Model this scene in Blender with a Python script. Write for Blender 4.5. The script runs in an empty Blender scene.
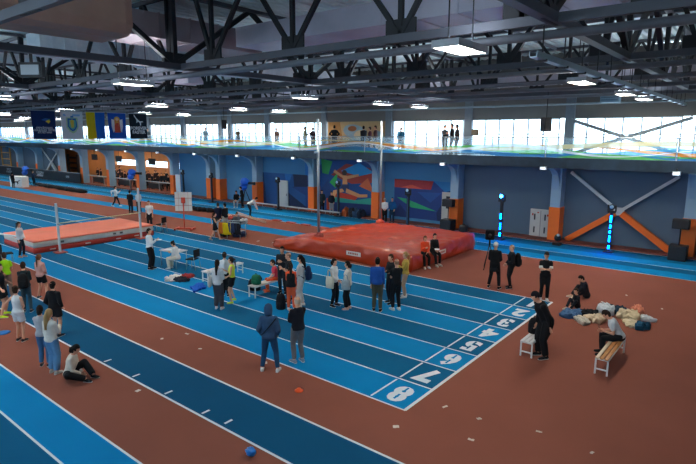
import bpy, bmesh, math, random
from mathutils import Vector, Matrix, noise
R = random.Random(7)
PI = math.pi
S = bpy.context.scene
COL = S.collection

# ------------------------------------------------------------------ camera model (28 mm lens on the spectators' balcony)
YAW, PITCH, ROLL, FPX = -0.6736422, 0.1812918, 0.0024905, 530.695
CAM = Vector((5.6808, -9.0954, 5.8898))
FW = Vector((math.sin(YAW)*math.cos(PITCH), math.cos(YAW)*math.cos(PITCH), -math.sin(PITCH)))
RT0 = Vector((math.cos(YAW), -math.sin(YAW), 0))
UP0 = RT0.cross(FW)
RT = RT0*math.cos(ROLL) + UP0*math.sin(ROLL)
UP = UP0*math.cos(ROLL) - RT0*math.sin(ROLL)
def at(x, y, z=0.0):
    """ground position (height z) seen at a spot of the survey photograph"""
    d = FW + RT*((x-348)/FPX) - UP*((y-232)/FPX)
    return CAM + d*((z-CAM.z)/d.z)
def onv(x, v, y=200):
    """u on the vertical plane v seen in the photograph column x"""
    d = FW + RT*((x-348)/FPX) - UP*((y-232)/FPX)
    return CAM.x + d.x*(v-CAM.y)/d.y
cd = bpy.data.cameras.new('camera'); cam = bpy.data.objects.new('camera', cd); COL.objects.link(cam)
M = Matrix((RT, UP, -FW)).transposed().to_4x4(); M.translation = CAM
cam.matrix_world = M
cd.sensor_fit = 'HORIZONTAL'; cd.sensor_width = 36; cd.lens = FPX/696*36; cd.clip_end = 400; cd.clip_start = .05
S.camera = cam

# ------------------------------------------------------------------ materials
def lin(h):
    h = h.lstrip('#'); o = []
    for i in (0, 2, 4):
        c = int(h[i:i+2], 16)/255
        o.append(c/12.92 if c <= .04045 else ((c+.055)/1.055)**2.4)
    return (*o, 1)
MATS = {}
def mat(name, hexc, rough=.6, metal=0., var=.12, scale=6., bump=0., bscale=40., spec=.5, coat=0.):
    if name in MATS: return MATS[name]
    m = bpy.data.materials.new(name); m.use_nodes = True
    nt = m.node_tree; b = nt.nodes['Principled BSDF']
    tc = nt.nodes.new('ShaderNodeTexCoord'); n = nt.nodes.new('ShaderNodeTexNoise')
    n.inputs['Scale'].default_value = scale; n.inputs['Detail'].default_value = 4
    nt.links.new(tc.outputs['Object'], n.inputs['Vector'])
    mx = nt.nodes.new('ShaderNodeMix'); mx.data_type = 'RGBA'
    c = lin(hexc)
    mx.inputs[6].default_value = tuple(max(0, v*(1-var)) for v in c[:3])+(1,)
    mx.inputs[7].default_value = tuple(min(1, v*(1+var)) for v in c[:3])+(1,)
    nt.links.new(n.outputs['Fac'], mx.inputs[0]); nt.links.new(mx.outputs[2], b.inputs['Base Color'])
    b.inputs['Roughness'].default_value = rough; b.inputs['Metallic'].default_value = metal
    b.inputs['Specular IOR Level'].default_value = spec
    if coat: b.inputs['Coat Weight'].default_value = coat; b.inputs['Coat Roughness'].default_value = .15
    if bump:
        n2 = nt.nodes.new('ShaderNodeTexNoise'); n2.inputs['Scale'].default_value = bscale
        nt.links.new(tc.outputs['Object'], n2.inputs['Vector'])
        bp = nt.nodes.new('ShaderNodeBump'); bp.inputs['Strength'].default_value = bump; bp.inputs['Distance'].default_value = .02
        nt.links.new(n2.outputs['Fac'], bp.inputs['Height']); nt.links.new(bp.outputs['Normal'], b.inputs['Normal'])
    MATS[name] = m; return m
def emit(name, hexc, strength):
    if name in MATS: return MATS[name]
    m = bpy.data.materials.new(name); m.use_nodes = True
    b = m.node_tree.nodes['Principled BSDF']
    b.inputs['Base Color'].default_value = lin(hexc); b.inputs['Emission Color'].default_value = lin(hexc)
    b.inputs['Emission Strength'].default_value = strength
    MATS[name] = m; return m
def fab(hexc): return mat('fabric_'+hexc.strip('#'), hexc, rough=.85, var=.18, scale=14, bump=.25, bscale=30, spec=.25)
def plas(hexc, rough=.45): return mat('plastic_'+hexc.strip('#'), hexc, rough=rough, var=.06)
def metl(hexc, rough=.4): return mat('metal_'+hexc.strip('#'), hexc, rough=rough, metal=.75, var=.1)
def glassy(name, tint='#f4fbff', refl=.08):
    m = bpy.data.materials.new(name); m.use_nodes = True; nt = m.node_tree; nt.nodes.clear()
    o = nt.nodes.new('ShaderNodeOutputMaterial'); t = nt.nodes.new('ShaderNodeBsdfTransparent'); g = nt.nodes.new('ShaderNodeBsdfGlossy')
    t.inputs['Color'].default_value = lin(tint); g.inputs['Roughness'].default_value = .05
    mx = nt.nodes.new('ShaderNodeMixShader'); mx.inputs[0].default_value = refl
    nt.links.new(t.outputs[0], mx.inputs[1]); nt.links.new(g.outputs[0], mx.inputs[2]); nt.links.new(mx.outputs[0], o.inputs['Surface'])
    MATS[name] = m; return m

RED_F = mat('rubber_red', '#875143', rough=.9, var=.14, scale=.5, bump=.15, bscale=120, spec=.12)
BLUE_L = mat('rubber_light_blue', '#007fb8', rough=.9, var=.1, scale=.6, bump=.15, bscale=120, spec=.12)
BLUE_D = mat('rubber_dark_blue', '#055d86', rough=.9, var=.12, scale=.6, bump=.15, bscale=120, spec=.12)
BLUE_R = mat('rubber_runway_blue', '#084f74', rough=.9, var=.12, scale=.6, bump=.15, bscale=120, spec=.12)
WHITE_P = mat('line_paint', '#d4dfe6', rough=.6, var=.08, scale=3)
CHORD = mat('chord_paint', '#4a4e57', rough=.5, var=.2, scale=1.5)
BLACK_S = mat('black_steel', '#0d1118', rough=.55, var=.3, scale=3)
GREY_S = mat('grey_steel', '#7b8089', rough=.5, metal=.2, var=.2, scale=2)
DECK = mat('deck_steel', '#dcebeb', rough=.45, metal=.1, var=.2, scale=.6)
DUCT = mat('duct_zinc', '#d0ccd8', rough=.45, metal=.25, var=.3, scale=.8, bump=.1, bscale=5)
DUCT_B = mat('duct_brown', '#bb9480', rough=.5, metal=.1, var=.25, scale=1.2)
WALL_G = mat('wall_slate', '#546b82', rough=.8, var=.08, scale=.5)
WALL_B = mat('wall_blue', '#4683b2', rough=.8, var=.1, scale=.5)
WALL_U = mat('wall_upper', '#7c7a78', rough=.8, var=.12, scale=.6)
COL_P = mat('column_paint', '#92b4cc', rough=.55, var=.08, scale=2)
ORANGE = mat('orange_paint', '#f2721f', rough=.5, var=.08, scale=3)
FASCIA = mat('fascia_panel', '#2a3c4c', rough=.3, metal=.2, var=.85, scale=1.6, bump=.5, bscale=3)  # wide tone variation paints speckled reflections into the panel colour
CONC = mat('balcony_tiles', '#dde4e8', rough=.3, spec=.6)
VINYL = mat('red_vinyl', '#b43c18', rough=.36, var=.14, scale=1.4, bump=.45, bscale=5, coat=.25)
SKIN = [mat('skin_fair', '#d9a184', rough=.6, var=.05), mat('skin_tan', '#b9805f', rough=.6, var=.05)]
EYE = plas('#1a1412'); LIP = mat('lips', '#a65347', rough=.5)

# ------------------------------------------------------------------ mesh building
class MB:
    def __init__(s): s.v = []; s.f = []; s.m = []; s.cur = 0; s.smooth = []
    def add(s, vs, fs, smooth=False):
        o = len(s.v); s.v += [Vector(v) for v in vs]
        for f in fs: s.f.append([i+o for i in f]); s.m.append(s.cur); s.smooth.append(smooth)
        return s
    def box(s, x0, x1, y0, y1, z0, z1, mtx=None):
        vs = [(x, y, z) for z in (z0, z1) for (x, y) in ((x0, y0), (x1, y0), (x1, y1), (x0, y1))]
        if mtx is not None: vs = [mtx @ Vector(v) for v in vs]
        return s.add(vs, [(3, 2, 1, 0), (4, 5, 6, 7), (0, 1, 5, 4), (1, 2, 6, 5), (2, 3, 7, 6), (3, 0, 4, 7)])
    def cbox(s, c, d, mtx=None):
        return s.box(c[0]-d[0]/2, c[0]+d[0]/2, c[1]-d[1]/2, c[1]+d[1]/2, c[2]-d[2]/2, c[2]+d[2]/2, mtx)
    def bar(s, a, b, w, h=None, ref=(0, 0, 1)):
        """rectangular bar from a to b"""
        a = Vector(a); b = Vector(b); h = h or w; t = (b-a).normalized(); ref = Vector(ref)
        if abs(t.dot(ref)) > .95: ref = Vector((1, 0, 0)) if abs(t.x) < .9 else Vector((0, 1, 0))
        xa = t.cross(ref).normalized(); ya = xa.cross(t).normalized()
        vs = [p+xa*(i*w/2)+ya*(j*h/2) for p in (a, b) for (i, j) in ((-1, -1), (1, -1), (1, 1), (-1, 1))]
        return s.add(vs, [(0, 1, 2, 3), (7, 6, 5, 4), (0, 4, 5, 1), (1, 5, 6, 2), (2, 6, 7, 3), (3, 7, 4, 0)])
    def rings(s, rings, smooth=True):
        n = len(rings[0]); vs = [v for r in rings for v in r]; fs = []
        for k in range(len(rings)-1):
            for i in range(n):
                j = (i+1) % n; fs.append((k*n+i, k*n+j, (k+1)*n+j, (k+1)*n+i))
        fs.append(tuple(range(n-1, -1, -1))); fs.append(tuple((len(rings)-1)*n+i for i in range(n)))
        return s.add(vs, fs, smooth)
    def loft(s, secs, n=12, smooth=True):
        """secs: (centre, rx, ry, xaxis, yaxis)"""
        return s.rings([[c+xa*(rx*math.cos(2*PI*i/n))+ya*(ry*math.sin(2*PI*i/n)) for i in range(n)] for (c, rx, ry, xa, ya) in secs], smooth)
    def tube(s, pts, r, n=8, smooth=True, ref=(0, 0, 1), flat=1.):
        pts = [Vector(p) for p in pts]; rs = r if isinstance(r, (list, tuple)) else [r]*len(pts); secs = []
        for i, p in enumerate(pts):
            t = (pts[min(i+1, len(pts)-1)]-pts[max(i-1, 0)]).normalized(); rf = Vector(ref)
            if abs(t.dot(rf)) > .97: rf = Vector((0, 1, 0)) if abs(t.y) < .9 else Vector((1, 0, 0))
            xa = t.cross(rf).normalized(); ya = xa.cross(t).normalized()
            secs.append((p, rs[i], rs[i]*flat, xa, ya))
        return s.loft(secs, n, smooth)
    def lathe(s, prof, c=(0, 0, 0), n=16):
        c = Vector(c)
        return s.rings([[c+Vector((r*math.cos(2*PI*i/n), r*math.sin(2*PI*i/n), z)) for i in range(n)] for (r, z) in prof])
    def ball(s, c, rx, ry=None, rz=None, n=12, m=8, axes=None):
        c = Vector(c); ry = ry or rx; rz = rz or rx
        X, Y, Z = axes or (Vector((1, 0, 0)), Vector((0, 1, 0)), Vector((0, 0, 1)))
        rg = []
        for k in range(m+1):
            a = PI*(k+.02)/(m+.04)-PI/2
            rg.append([c+X*(rx*math.cos(a)*math.cos(2*PI*i/n))+Y*(ry*math.cos(a)*math.sin(2*PI*i/n))+Z*(rz*math.sin(a)) for i in range(n)])
        return s.rings(rg)
    def poly(s, pts, th, axis):
        """extrude a planar polygon by th along axis"""
        n = len(pts); a = Vector(axis)*th
        vs = [Vector(q) for q in pts]+[Vector(q)+a for q in pts]
        fs = [tuple(range(n-1, -1, -1)), tuple(range(n, 2*n))]+[(i, (i+1) % n, n+(i+1) % n, n+i) for i in range(n)]
        return s.add(vs, fs)
    def mesh(s, name, mats):
        me = bpy.data.meshes.new(name); me.from_pydata([tuple(v) for v in s.v], [], s.f)
        for m in (mats if isinstance(mats, (list, tuple)) else [mats]): me.materials.append(m)
        me.polygons.foreach_set('material_index', s.m); me.polygons.foreach_set('use_smooth', s.smooth); me.update()
        return me
    def build(s, name, mats, parent=None, bevel=0., fix=False):
        me = s.mesh(name, mats)
        if fix or bevel:
            bm = bmesh.new(); bm.from_mesh(me); bmesh.ops.recalc_face_normals(bm, faces=bm.faces); bm.to_mesh(me); bm.free()
        o = bpy.data.objects.new(name, me); COL.objects.link(o)
        if parent is not None: o.parent = parent
        if bevel:
            b = o.modifiers.new('edge', 'BEVEL'); b.width = bevel; b.segments = 2; b.limit_method = 'ANGLE'
        return o
def tag(o, label=None, cat=None, group=None, kind=None):
    if label: o['label'] = label
    if cat: o['category'] = cat
    if group: o['group'] = group
    if kind: o['kind'] = kind
    return o
def empty(name, loc=(0, 0, 0), rz=0., label=None, cat=None, group=None, kind=None):
    o = bpy.data.objects.new(name, None); COL.objects.link(o); o.location = loc; o.rotation_euler = (0, 0, rz); o.empty_display_size = .1
    return tag(o, label, cat, group, kind)
def copy_tree(o, loc=None, rz=None, label=None, parent=None, group=None):
    c = o.copy(); COL.objects.link(c)
    if parent is not None: c.parent = parent
    if loc is not None: c.location = loc
    if rz is not None: c.rotation_euler = (0, 0, rz)
    if label: c['label'] = label
    if group: c['group'] = group
    for ch in list(o.children): copy_tree(ch, parent=c)
    return c
def struct(o): o['kind'] = 'structure'; return o
def text_mesh(body, size, offset=0., spacing=1., lines=.9):
    cu = bpy.data.curves.new('lettering', 'FONT'); cu.body = body; cu.size = size; cu.align_x = 'CENTER'; cu.align_y = 'CENTER'
    cu.offset = offset; cu.space_character = spacing; cu.space_line = lines; cu.resolution_u = 3; cu.fill_mode = 'FRONT'
    o = bpy.data.objects.new('lettering', cu); COL.objects.link(o)
    dg = bpy.context.evaluated_depsgraph_get(); dg.update()
    me = bpy.data.meshes.new_from_object(o.evaluated_get(dg)); bpy.data.objects.remove(o); bpy.data.curves.remove(cu)
    return me
def add_text(mb, body, size, fn, offset=0., lines=.9):
    me = text_mesh(body, size, offset, 1., lines)
    mb.add([fn(v.co.x, v.co.y) for v in me.vertices], [list(p.vertices) for p in me.polygons]); bpy.data.meshes.remove(me)

UL, UR, VF, VB = -104., 16., -15., 21.7      # hall extents
LANE = 1.22
# ------------------------------------------------------------------ floor with its lanes and markings
fl = MB()
def fstrip(v0, v1, k, u0=UL, u1=UR, z=0.):
    fl.cur = k; n = max(1, int((u1-u0)/8))
    for i in range(n):
        a = u0+(u1-u0)*i/n; b = u0+(u1-u0)*(i+1)/n
        fl.add([(a, v0, z), (b, v0, z), (b, v1, z), (a, v1, z)], [(0, 1, 2, 3)])
fstrip(VF, -8.2, 2); fstrip(-8.2, -7.3, 1); fstrip(-7.3, -6.4, 2); fstrip(-6.4, -5.52, 2); fstrip(-5.52, -4.62, 1); fstrip(-4.62, -2.92, 0); fstrip(-2.92, -1.64, 3); fstrip(-1.64, 0, 0)
for i in range(8): fstrip(i*LANE, (i+1)*LANE, 1 if i % 2 == 0 else 2, UL, 0)
fstrip(0, 8*LANE, 0, 0, UR)
fstrip(8*LANE, 12.65, 0); fstrip(12.65, 14.0, 1, UL, -6.5); fstrip(12.65, 14.0, 0, -6.5, UR); fstrip(14., 16.3, 0)
fstrip(16.3, 17.4, 1); fstrip(17.4, 18.3, 2); fstrip(18.3, 19.35, 1); fstrip(19.35, 20.75, 2); fstrip(20.75, 28, 0)
def line(u0, u1, v0, v1):
    fl.cur = 4; fl.add([(u0, v0, .003), (u1, v0, .003), (u1, v1, .003), (u0, v1, .003)], [(0, 1, 2, 3)])
for i in range(9): line(UL, .03, i*LANE-.024, i*LANE+.024)
line(-.03, .05, 0, 8*LANE)
for i in range(8): line(-.975, -.925, i*LANE+.07, (i+1)*LANE-.07)
for v in (-1.64, -2.92): line(UL, UR, v-.028, v+.028)
for v in (-4.62, -5.52, -6.4, -7.3, -8.2): line(UL, UR, v-.024, v+.024)
for v in (16.3, 18.3, 20.75): line(UL, UR, v-.02, v+.02)
for i, d in enumerate('87654321'):
    cv = (i+.5)*LANE; fl.cur = 4
    add_text(fl, d, .98, lambda x, y: Vector((-.47-x*.86, cv-y, .004)), offset=.055)
    if d in '8653':                                       # stencil bridges
        fl.cur = 1 if i % 2 == 0 else 2
        for s_ in (-1, 1):
            y = .19*s_; fl.add([(-.47-.028, cv+y-.13, .006), (-.47+.028, cv+y-.13, .006), (-.47+.028, cv+y+.13, .006), (-.47-.028, cv+y+.13, .006)], [(0, 1, 2, 3)])
fl.cur = 4
for (u, v) in ((-7.5, -2.75), (-6.1, -2.75), (-4.7, -2.75), (-3.3, -2.75), (-2.6, -2.7), (-16.5, 10.6)):
    fl.add([(u-.03, v-.1, .0035), (u+.03, v-.1, .0035), (u+.03, v+.1, .0035), (u-.03, v+.1, .0035)], [(0, 1, 2, 3)])
line(-15.6, -14.9, 10.8, 10.86)
struct(fl.build('floor', [RED_F, BLUE_L, BLUE_D, BLUE_R, WHITE_P]))

# ------------------------------------------------------------------ walls
def wallbox(name, m, *boxes):
    b = MB()
    for q in boxes: b.box(*q)
    return struct(b.build(name, m))
wallbox('wall_back', WALL_G, (-9.7, UR, VB, VB+.3, 0, 4.4))
wallbox('wall_back_blue', WALL_B, (-40.2, -9.7, VB, VB+.3, 0, 4.4))
wallbox('wall_back_far', mat('wall_far', '#4a6074', rough=.8), (UL, -65.6, VB, VB+.3, 0, 4.4))
wallbox('wall_upper', WALL_U, (UL, UR, 22.6, 22.9, 6.85, 10.45))
wallbox('wall_sill', WALL_U, (UL, UR, 22.6, 22.9, 4.4, 4.8))
wallbox('wall_front', WALL_U, (UL, UR, VF-.3, VF, 0, 6.2), (UL, UR, VF-.3, VF, 9.7, 10.45))
wallbox('wall_right', WALL_U, (UR, UR+.3, VF, 28, 0, 10.45))
wallbox('wall_left', WALL_B, (UL-.3, UL, VF, 28, 0, 10.45))
# gallery behind the open bays
wallbox('wall_gallery', mat('gallery_wood', '#c58a58', rough=.6, var=.2, scale=1.3), (-84, -40.2, 27, 27.3, 0, 1.95), (-84, -40.2, 27, 27.3, 2.65, 4.5), (-84, -62.6, 27, 27.3, 1.95, 2.65), (-50.5, -49.6, 27, 27.3, 1.95, 2.65), (-56.3, -55.6, 27, 27.3, 1.95, 2.65))
wallbox('wall_gallery_end', WALL_B, (-40.5, -40.2, VB+.3, 27.3, 0, 4.4), (-84.3, -84, VB+.3, 27.3, 0, 4.4))
wallbox('ceiling_gallery', mat('gallery_ceiling', '#b07a4e', rough=.7), (-84, -40.2, VB, 27.3, 4.4, 4.55))
struct(MB().box(UL, UR, 20.8, 21.68, 0.0, .1).build('trim_1', mat('kerb', '#6e3a30', rough=.7)))
GLASS = glassy('window_glass')
wn = MB().box(-62.6, -40.5, 27.1, 27.13, 1.95, 2.65).build('window_1', GLASS); struct(wn)

# balcony
bal = MB(); bal.box(UL, UR, 19.75, 22.6, 4.42, 4.68)
struct(bal.build('floor_balcony', CONC))
struct(MB().box(UL, UR, 19.62, 19.74, 4.18, 4.74).build('trim_2', FASCIA))
# balcony windows, one per bay
bays = [2.1-6*k for k in range(-2, 18)]
n_w = 2
FRAME = plas('#aab4bb')
for k in range(len(bays)-1):
    u1, u0 = bays[k]-.3, bays[k+1]+.3
    if -21.9 < (u0+u1)/2 < -16: continue                    # solid painted bay
    f = MB()
    for z in (4.82, 5.95, 6.82): f.box(u0, u1, 22.65, 22.73, z-.025, z+.025)
    nm = 6
    for i in range(nm+1):
        u = u0+(u1-u0)*i/nm; f.box(u-.03, u+.03, 22.63, 22.75, 4.8, 6.85)
    w = struct(f.build('window_%d' % n_w, FRAME)); MB().box(u0, u1, 22.68, 22.7, 4.83, 6.83).build('pane', GLASS, w); n_w += 1
for k in range(len(bays)-1):  # unseen windows added behind the camera to let in more daylight
    u1, u0 = bays[k], bays[k+1]; f = MB()
    for z in (6.23, 8, 9.67): f.box(u0, u1, VF-.2, VF-.1, z-.03, z+.03)
    for i in range(5): u = u0+(u1-u0)*i/4; f.box(u-.03, u+.03, VF-.2, VF-.1, 6.2, 9.7)
    w = struct(f.build('window_%d' % n_w, FRAME)); MB().box(u0, u1, VF-.16, VF-.14, 6.25, 9.65).build('pane', GLASS, w); n_w += 1
# painted solid bay on the balcony
pm = MB().box(-21.6, -16.2, 22.55, 22.6, 4.68, 6.85).build('wall_mural_panel', mat('mural_cream', '#d9b483', var=.1)); struct(pm)

def mural(name, label, u0, u1, z0, z1, v, base, tris):
    t = empty(name, ((u0+u1)/2, v, z0), 0, label, 'mural')
    MB().box(-(u1-u0)/2, (u1-u0)/2, -.02, 0, 0, z1-z0).build('backing', base, t)
    W, H = u1-u0, z1-z0
    for i, (hx, pts) in enumerate(tris):
        d = -.02-.004*(i+1)
        MB().poly([((x-.5)*W, d, z*H) for x, z in pts], .004, (0, 1, 0)).build('colour_field', mat('mural_'+hx.strip('#'), hx, rough=.6), t, fix=True)
    return t
def blob(cx, cz, rx, rz, n=16, a=0): return [(cx+rx*math.cos(2*PI*i/n)*math.cos(a)-rz*math.sin(2*PI*i/n)*math.sin(a), cz+rx*math.cos(2*PI*i/n)*math.sin(a)+rz*math.sin(2*PI*i/n)*math.cos(a)) for i in range(n)]
mural('wall_mural', 'abstract swimmer mural on the balcony wall in orange cream and blue', -21.5, -16.3, 4.85, 6.83, 22.54, MATS['mural_cream'],
  [('#c98b4a', [(0, 0), (.3, 0), (.22, 1), (0, 1)]), ('#9fb6c4', blob(.5, .62, .2, .3, a=.4)), ('#e6cda6', blob(.6, .5, .12, .2)), ('#5a8fb0', [(.3, .1), (.75, .1), (.6, .32), (.4, .35)]), ('#b76a3c', blob(.45, .75, .08, .1)), ('#7d9aa8', [(.8, .2), (1, .1), (1, .6), (.85, .7)])])
mural('wall_mural', 'colourful wall mural of a leaping athlete between two orange columns', -23.2, -16.5, .15, 4.1, VB-.02, mat('mural_blue', '#0e4a8c', rough=.6, var=.12),
  [('#123a80', [(0, 0), (.25, .1), (.1, .5), (0, .6)]), ('#1b76c0', [(0, .6), (.35, 1), (0, 1)]), ('#2f9e58', [(.25, 1), (.42, .95), (.36, .7), (.27, .72)]), ('#15407d', [(.2, .3), (.42, .2), (.36, .62)]),
   ('#9c342e', [(.4, .7), (.62, .92), (.95, .86), (1, .6), (.7, .55)]), ('#2fae54', [(.38, .55), (.5, .75), (.47, .45)]), ('#c0603a', [(.8, .52), (.92, .68), (1, .42)]), ('#1d8fce', [(.55, .78), (.8, .95), (1, .78), (.8, .7)]),
   ('#2a9d8f', [(.42, .3), (.75, .25), (1, .33), (1, .2), (.45, .18)]), ('#c03b2b', [(.5, .38), (.8, .33), (.75, .25), (.45, .28)]), ('#0c2f6a', [(.3, 0), (1, 0), (1, .2), (.45, .17)]),
   ('#3a2a22', blob(.6, .75, .035, .055)), ('#d69a68', [(.58, .7), (.63, .7), (.645, .52), (.57, .52)]), ('#d69a68', [(.46, .8), (.6, .68), (.6, .63), (.44, .75)]), ('#d69a68', [(.62, .69), (.8, .74), (.8, .7), (.63, .63)]), ('#233a66', [(.56, .53), (.66, .54), (.67, .42), (.55, .42)]),
   ('#d69a68', [(.57, .45), (.44, .4), (.4, .18), (.44, .17), (.48, .34), (.6, .4)]), ('#d69a68', [(.63, .46), (.82, .37), (.92, .38), (.92, .33), (.8, .31), (.62, .38)]), ('#cf4f2b', [(.34, .02), (.44, .02), (.42, .24), (.34, .24)])])
mural('wall_mural', 'dark blue geometric wall mural around a pale door', -28.6, -22.95, .12, 2.75, VB-.02, mat('mural_navy', '#14508f', rough=.6, var=.12),
  [('#0e3468', [(0, 0), (.15, 0), (.1, 1), (0, 1)]), ('#0b2550', [(.5, .55), (1, .0), (.5, 0)]), ('#123a78', [(.7, .6), (1, .8), (1, .35)]), ('#0a1f45', [(.74, .62), (1, .65), (1, 1), (.72, 1)]), ('#1c6ab5', [(.55, 1), (.7, 1), (.6, .55)])])
mural('wall_mural', 'red and navy angular wall mural behind the pole vault mat', -14.75, -10.1, .3, 2.9, VB-.02, mat('mural_deep', '#17397d', rough=.6, var=.12),
  [('#a03038', [(0, .78), (.62, .78), (.66, 1), (0, 1)]), ('#1a76b8', [(.66, 1), (1, 1), (1, .84), (.85, .74)]), ('#27a06e', [(.05, .52), (.2, .5), (.72, .24), (.3, .28)]), ('#0d2456', [(.72, .2), (.86, .62), (1, .7), (1, 0), (.74, 0)]), ('#112c66', [(0, 0), (.3, 0), (.1, .35)]), ('#1d4f97', [(.4, .7), (.8, .72), (.62, .45)]), ('#c9503e', [(.1, .78), (.3, .88), (.5, .78)])])

# railing: glass bays with wave graphics
def wave_mat():
    m = bpy.data.materials.new('rail_glass_graphics'); m.use_nodes = True; nt = m.node_tree; nt.nodes.clear(); N = nt.nodes.new; L = nt.links.new
    o = N('ShaderNodeOutputMaterial'); g = N('ShaderNodeNewGeometry'); sp = N('ShaderNodeSeparateXYZ'); L(g.outputs['Position'], sp.inputs[0])
    def mth(op, a, b=None):
        q = N('ShaderNodeMath'); q.operation = op
        for i, val in enumerate((a, b)):
            if val is None: continue
            if isinstance(val, (int, float)): q.inputs[i].default_value = val
            else: L(val, q.inputs[i])
        return q.outputs[0]
    col = None; al = None
    waves = [('#5cc0ea', 4.94, .16, .55, 0.3, .10), ('#8fd0f0', 5.2, .22, .42, 1.9, .08), ('#74cf6a', 4.97, .2, .37, 4.4, .12), ('#f0a040', 5.18, .2, .48, 3.1, .06), ('#f6e7b8', 5.3, .2, .3, .9, .07), ('#4a9fd6', 4.88, .12, .8, 2.4, .07), ('#ffffff', 5.1, .25, .6, 5.1, .05)]
    for hx, z0, amp, fr, ph, w in waves:
        s_ = mth('SINE', mth('ADD', mth('MULTIPLY', sp.outputs[0], fr), ph)); zc = mth('ADD', mth('MULTIPLY', s_, amp), z0)
        wd = mth('ADD', mth('MULTIPLY', mth('SINE', mth('ADD', mth('MULTIPLY', sp.outputs[0], fr*.73), ph*2)), w*.7), w)
        mk = mth('LESS_THAN', mth('ABSOLUTE', mth('SUBTRACT', sp.outputs[2], zc)), wd)
        mx = N('ShaderNodeMix'); mx.data_type = 'RGBA'; L(mk, mx.inputs[0]); mx.inputs[7].default_value = lin(hx)
        if col is None: mx.inputs[6].default_value = lin('#f4fafc'); al = mk
        else: L(col, mx.inputs[6]); al = mth('MAXIMUM', al, mk)
        col = mx.outputs[2]
    tr = N('ShaderNodeBsdfTransparent'); tr.inputs[0].default_value = lin('#e9f6fb'); df = N('ShaderNodeBsdfDiffuse'); L(col, df.inputs[0]); tl = N('ShaderNodeBsdfTranslucent'); L(col, tl.inputs[0])
    ad = N('ShaderNodeMixShader'); ad.inputs[0].default_value = .6; L(df.outputs[0], ad.inputs[1]); L(tl.outputs[0], ad.inputs[2])
    gl = N('ShaderNodeBsdfGlossy'); gl.inputs['Roughness'].default_value = .1
    m1 = N('ShaderNodeMixShader'); L(mth('ADD', mth('MULTIPLY', al, .48), .17), m1.inputs[0]); L(tr.outputs[0], m1.inputs[1]); L(ad.outputs[0], m1.inputs[2])
    m2 = N('ShaderNodeMixShader'); m2.inputs[0].default_value = .06; L(m1.outputs[0], m2.inputs[1]); L(gl.outputs[0], m2.inputs[2]); L(m2.outputs[0], o.inputs['Surface'])
    return m
WAVE = wave_mat()
STEEL = metl('#9fb0ba', .35)
ordn = ['first', 'second', 'third', 'fourth', 'fifth', 'sixth', 'seventh', 'eighth', 'ninth', 'tenth', 'eleventh', 'twelfth', 'thirteenth', 'fourteenth', 'fifteenth', 'sixteenth', 'seventeenth', 'eighteenth', 'nineteenth', 'twentieth']
rail0 = empty('glass_railing', (5.1, 19.7, 4.68))
MB().box(-2.96, 2.96, -.012, .012, .05, 1.04).build('glass_panel', WAVE, rail0)
MB().tube([(-3, 0, 1.09), (3, 0, 1.09)], .025).build('handrail', STEEL, rail0)
for x in (-2.97, 0, 2.97): MB().box(x-.02, x+.02, .013, .05, 0, 1.08).build('post', STEEL, rail0)
tag(rail0, 'glass balcony railing with painted waves, first bay counted from the right edge', 'railing', 'glass railing bays along the balcony')
for k in range(1, 16): copy_tree(rail0, (5.1-6*k, 19.7, 4.68), label='glass balcony railing with painted waves, %s bay counted from the right edge' % ordn[k])

# ------------------------------------------------------------------ columns
def column(u, name='pillar', wrap=True):
    c = struct(empty(name, (u, 20.95, 0)))
    b = MB(); b.box(-.27, .27, 0, .75, 1.95, 4.4); b.build('shaft', COL_P, c)
    if wrap: MB().box(-.3, .3, -.03, .75, 0, 1.95).build('orange_base', ORANGE, c)
    else: MB().box(-.25, .25, -.05, 0, 0, 1.95).build('orange_base', ORANGE, c); MB().box(-.27, .27, 0, .75, 0, 1.95).build('plinth', COL_P, c)
    br = MB(); pts = [(0, 2.9), (0, 4.41), (-1.2, 4.41), (-1.2, 4.12), (-.95, 4.08), (-.6, 3.95), (-.32, 3.75), (-.12, 3.45)]
    br.poly([(-.16, y, z) for y, z in pts], .32, (1, 0, 0)); br.build('bracket', COL_P, c, fix=True)
    MB().box(-.25, .25, 1.5, 1.75, 4.68, 8.0).build('upper_shaft', mat('upper_column', '#7a8590', rough=.6), c)
    return c
c0 = column(2.8)
for u in (-3.6, -9.8, -15.9, -21.95, -28.4, -33.3, -34.7, -40.5): copy_tree(c0, (u, 20.95, 0))
c1 = column(-46.7, wrap=False)
for u in (-53.0, -59.2, -65.2, -72, -78.5): copy_tree(c1, (u, 20.95, 0))

def xbrace(name, label, u0, u1, z1, mid, lower, w, v=21.45):
    t = empty(name, ((u0+u1)/2, v, 0), 0, label, 'cross brace'); h = (u1-u0)/2
    MB().cbox((0, 0, mid), (.5, .1, .4)).build('gusset', lower[1], t)
    for s_ in (-1, 1):
        MB().bar((s_*.15, -.02*s_, mid+.1), (s_*h, -.02*s_, z1), w*.5, w*.5, (0, 1, 0)).build('upper_brace', mat('white_steel', '#c9d2d6', rough=.5), t)
        MB().bar((s_*.15, -.02*s_, mid-.1), (s_*h, -.02*s_, .12), w, w, (0, 1, 0)).build('lower_brace', lower[0], t)
    return t
xbrace('cross_brace', 'large wall cross brace, white above and orange below, behind lit column light', -3.0, 2.1, 3.9, 1.95, (ORANGE, MATS['white_steel'] if 'white_steel' in MATS else mat('white_steel', '#c9d2d6', rough=.5)), .3)
xbrace('cross_brace', 'pale metal cross brace on the far grey wall above the black hoarding', -71.3, -65.9, 4.0, 2.2, (MATS['white_steel'], MATS['white_steel']), .26)
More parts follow.
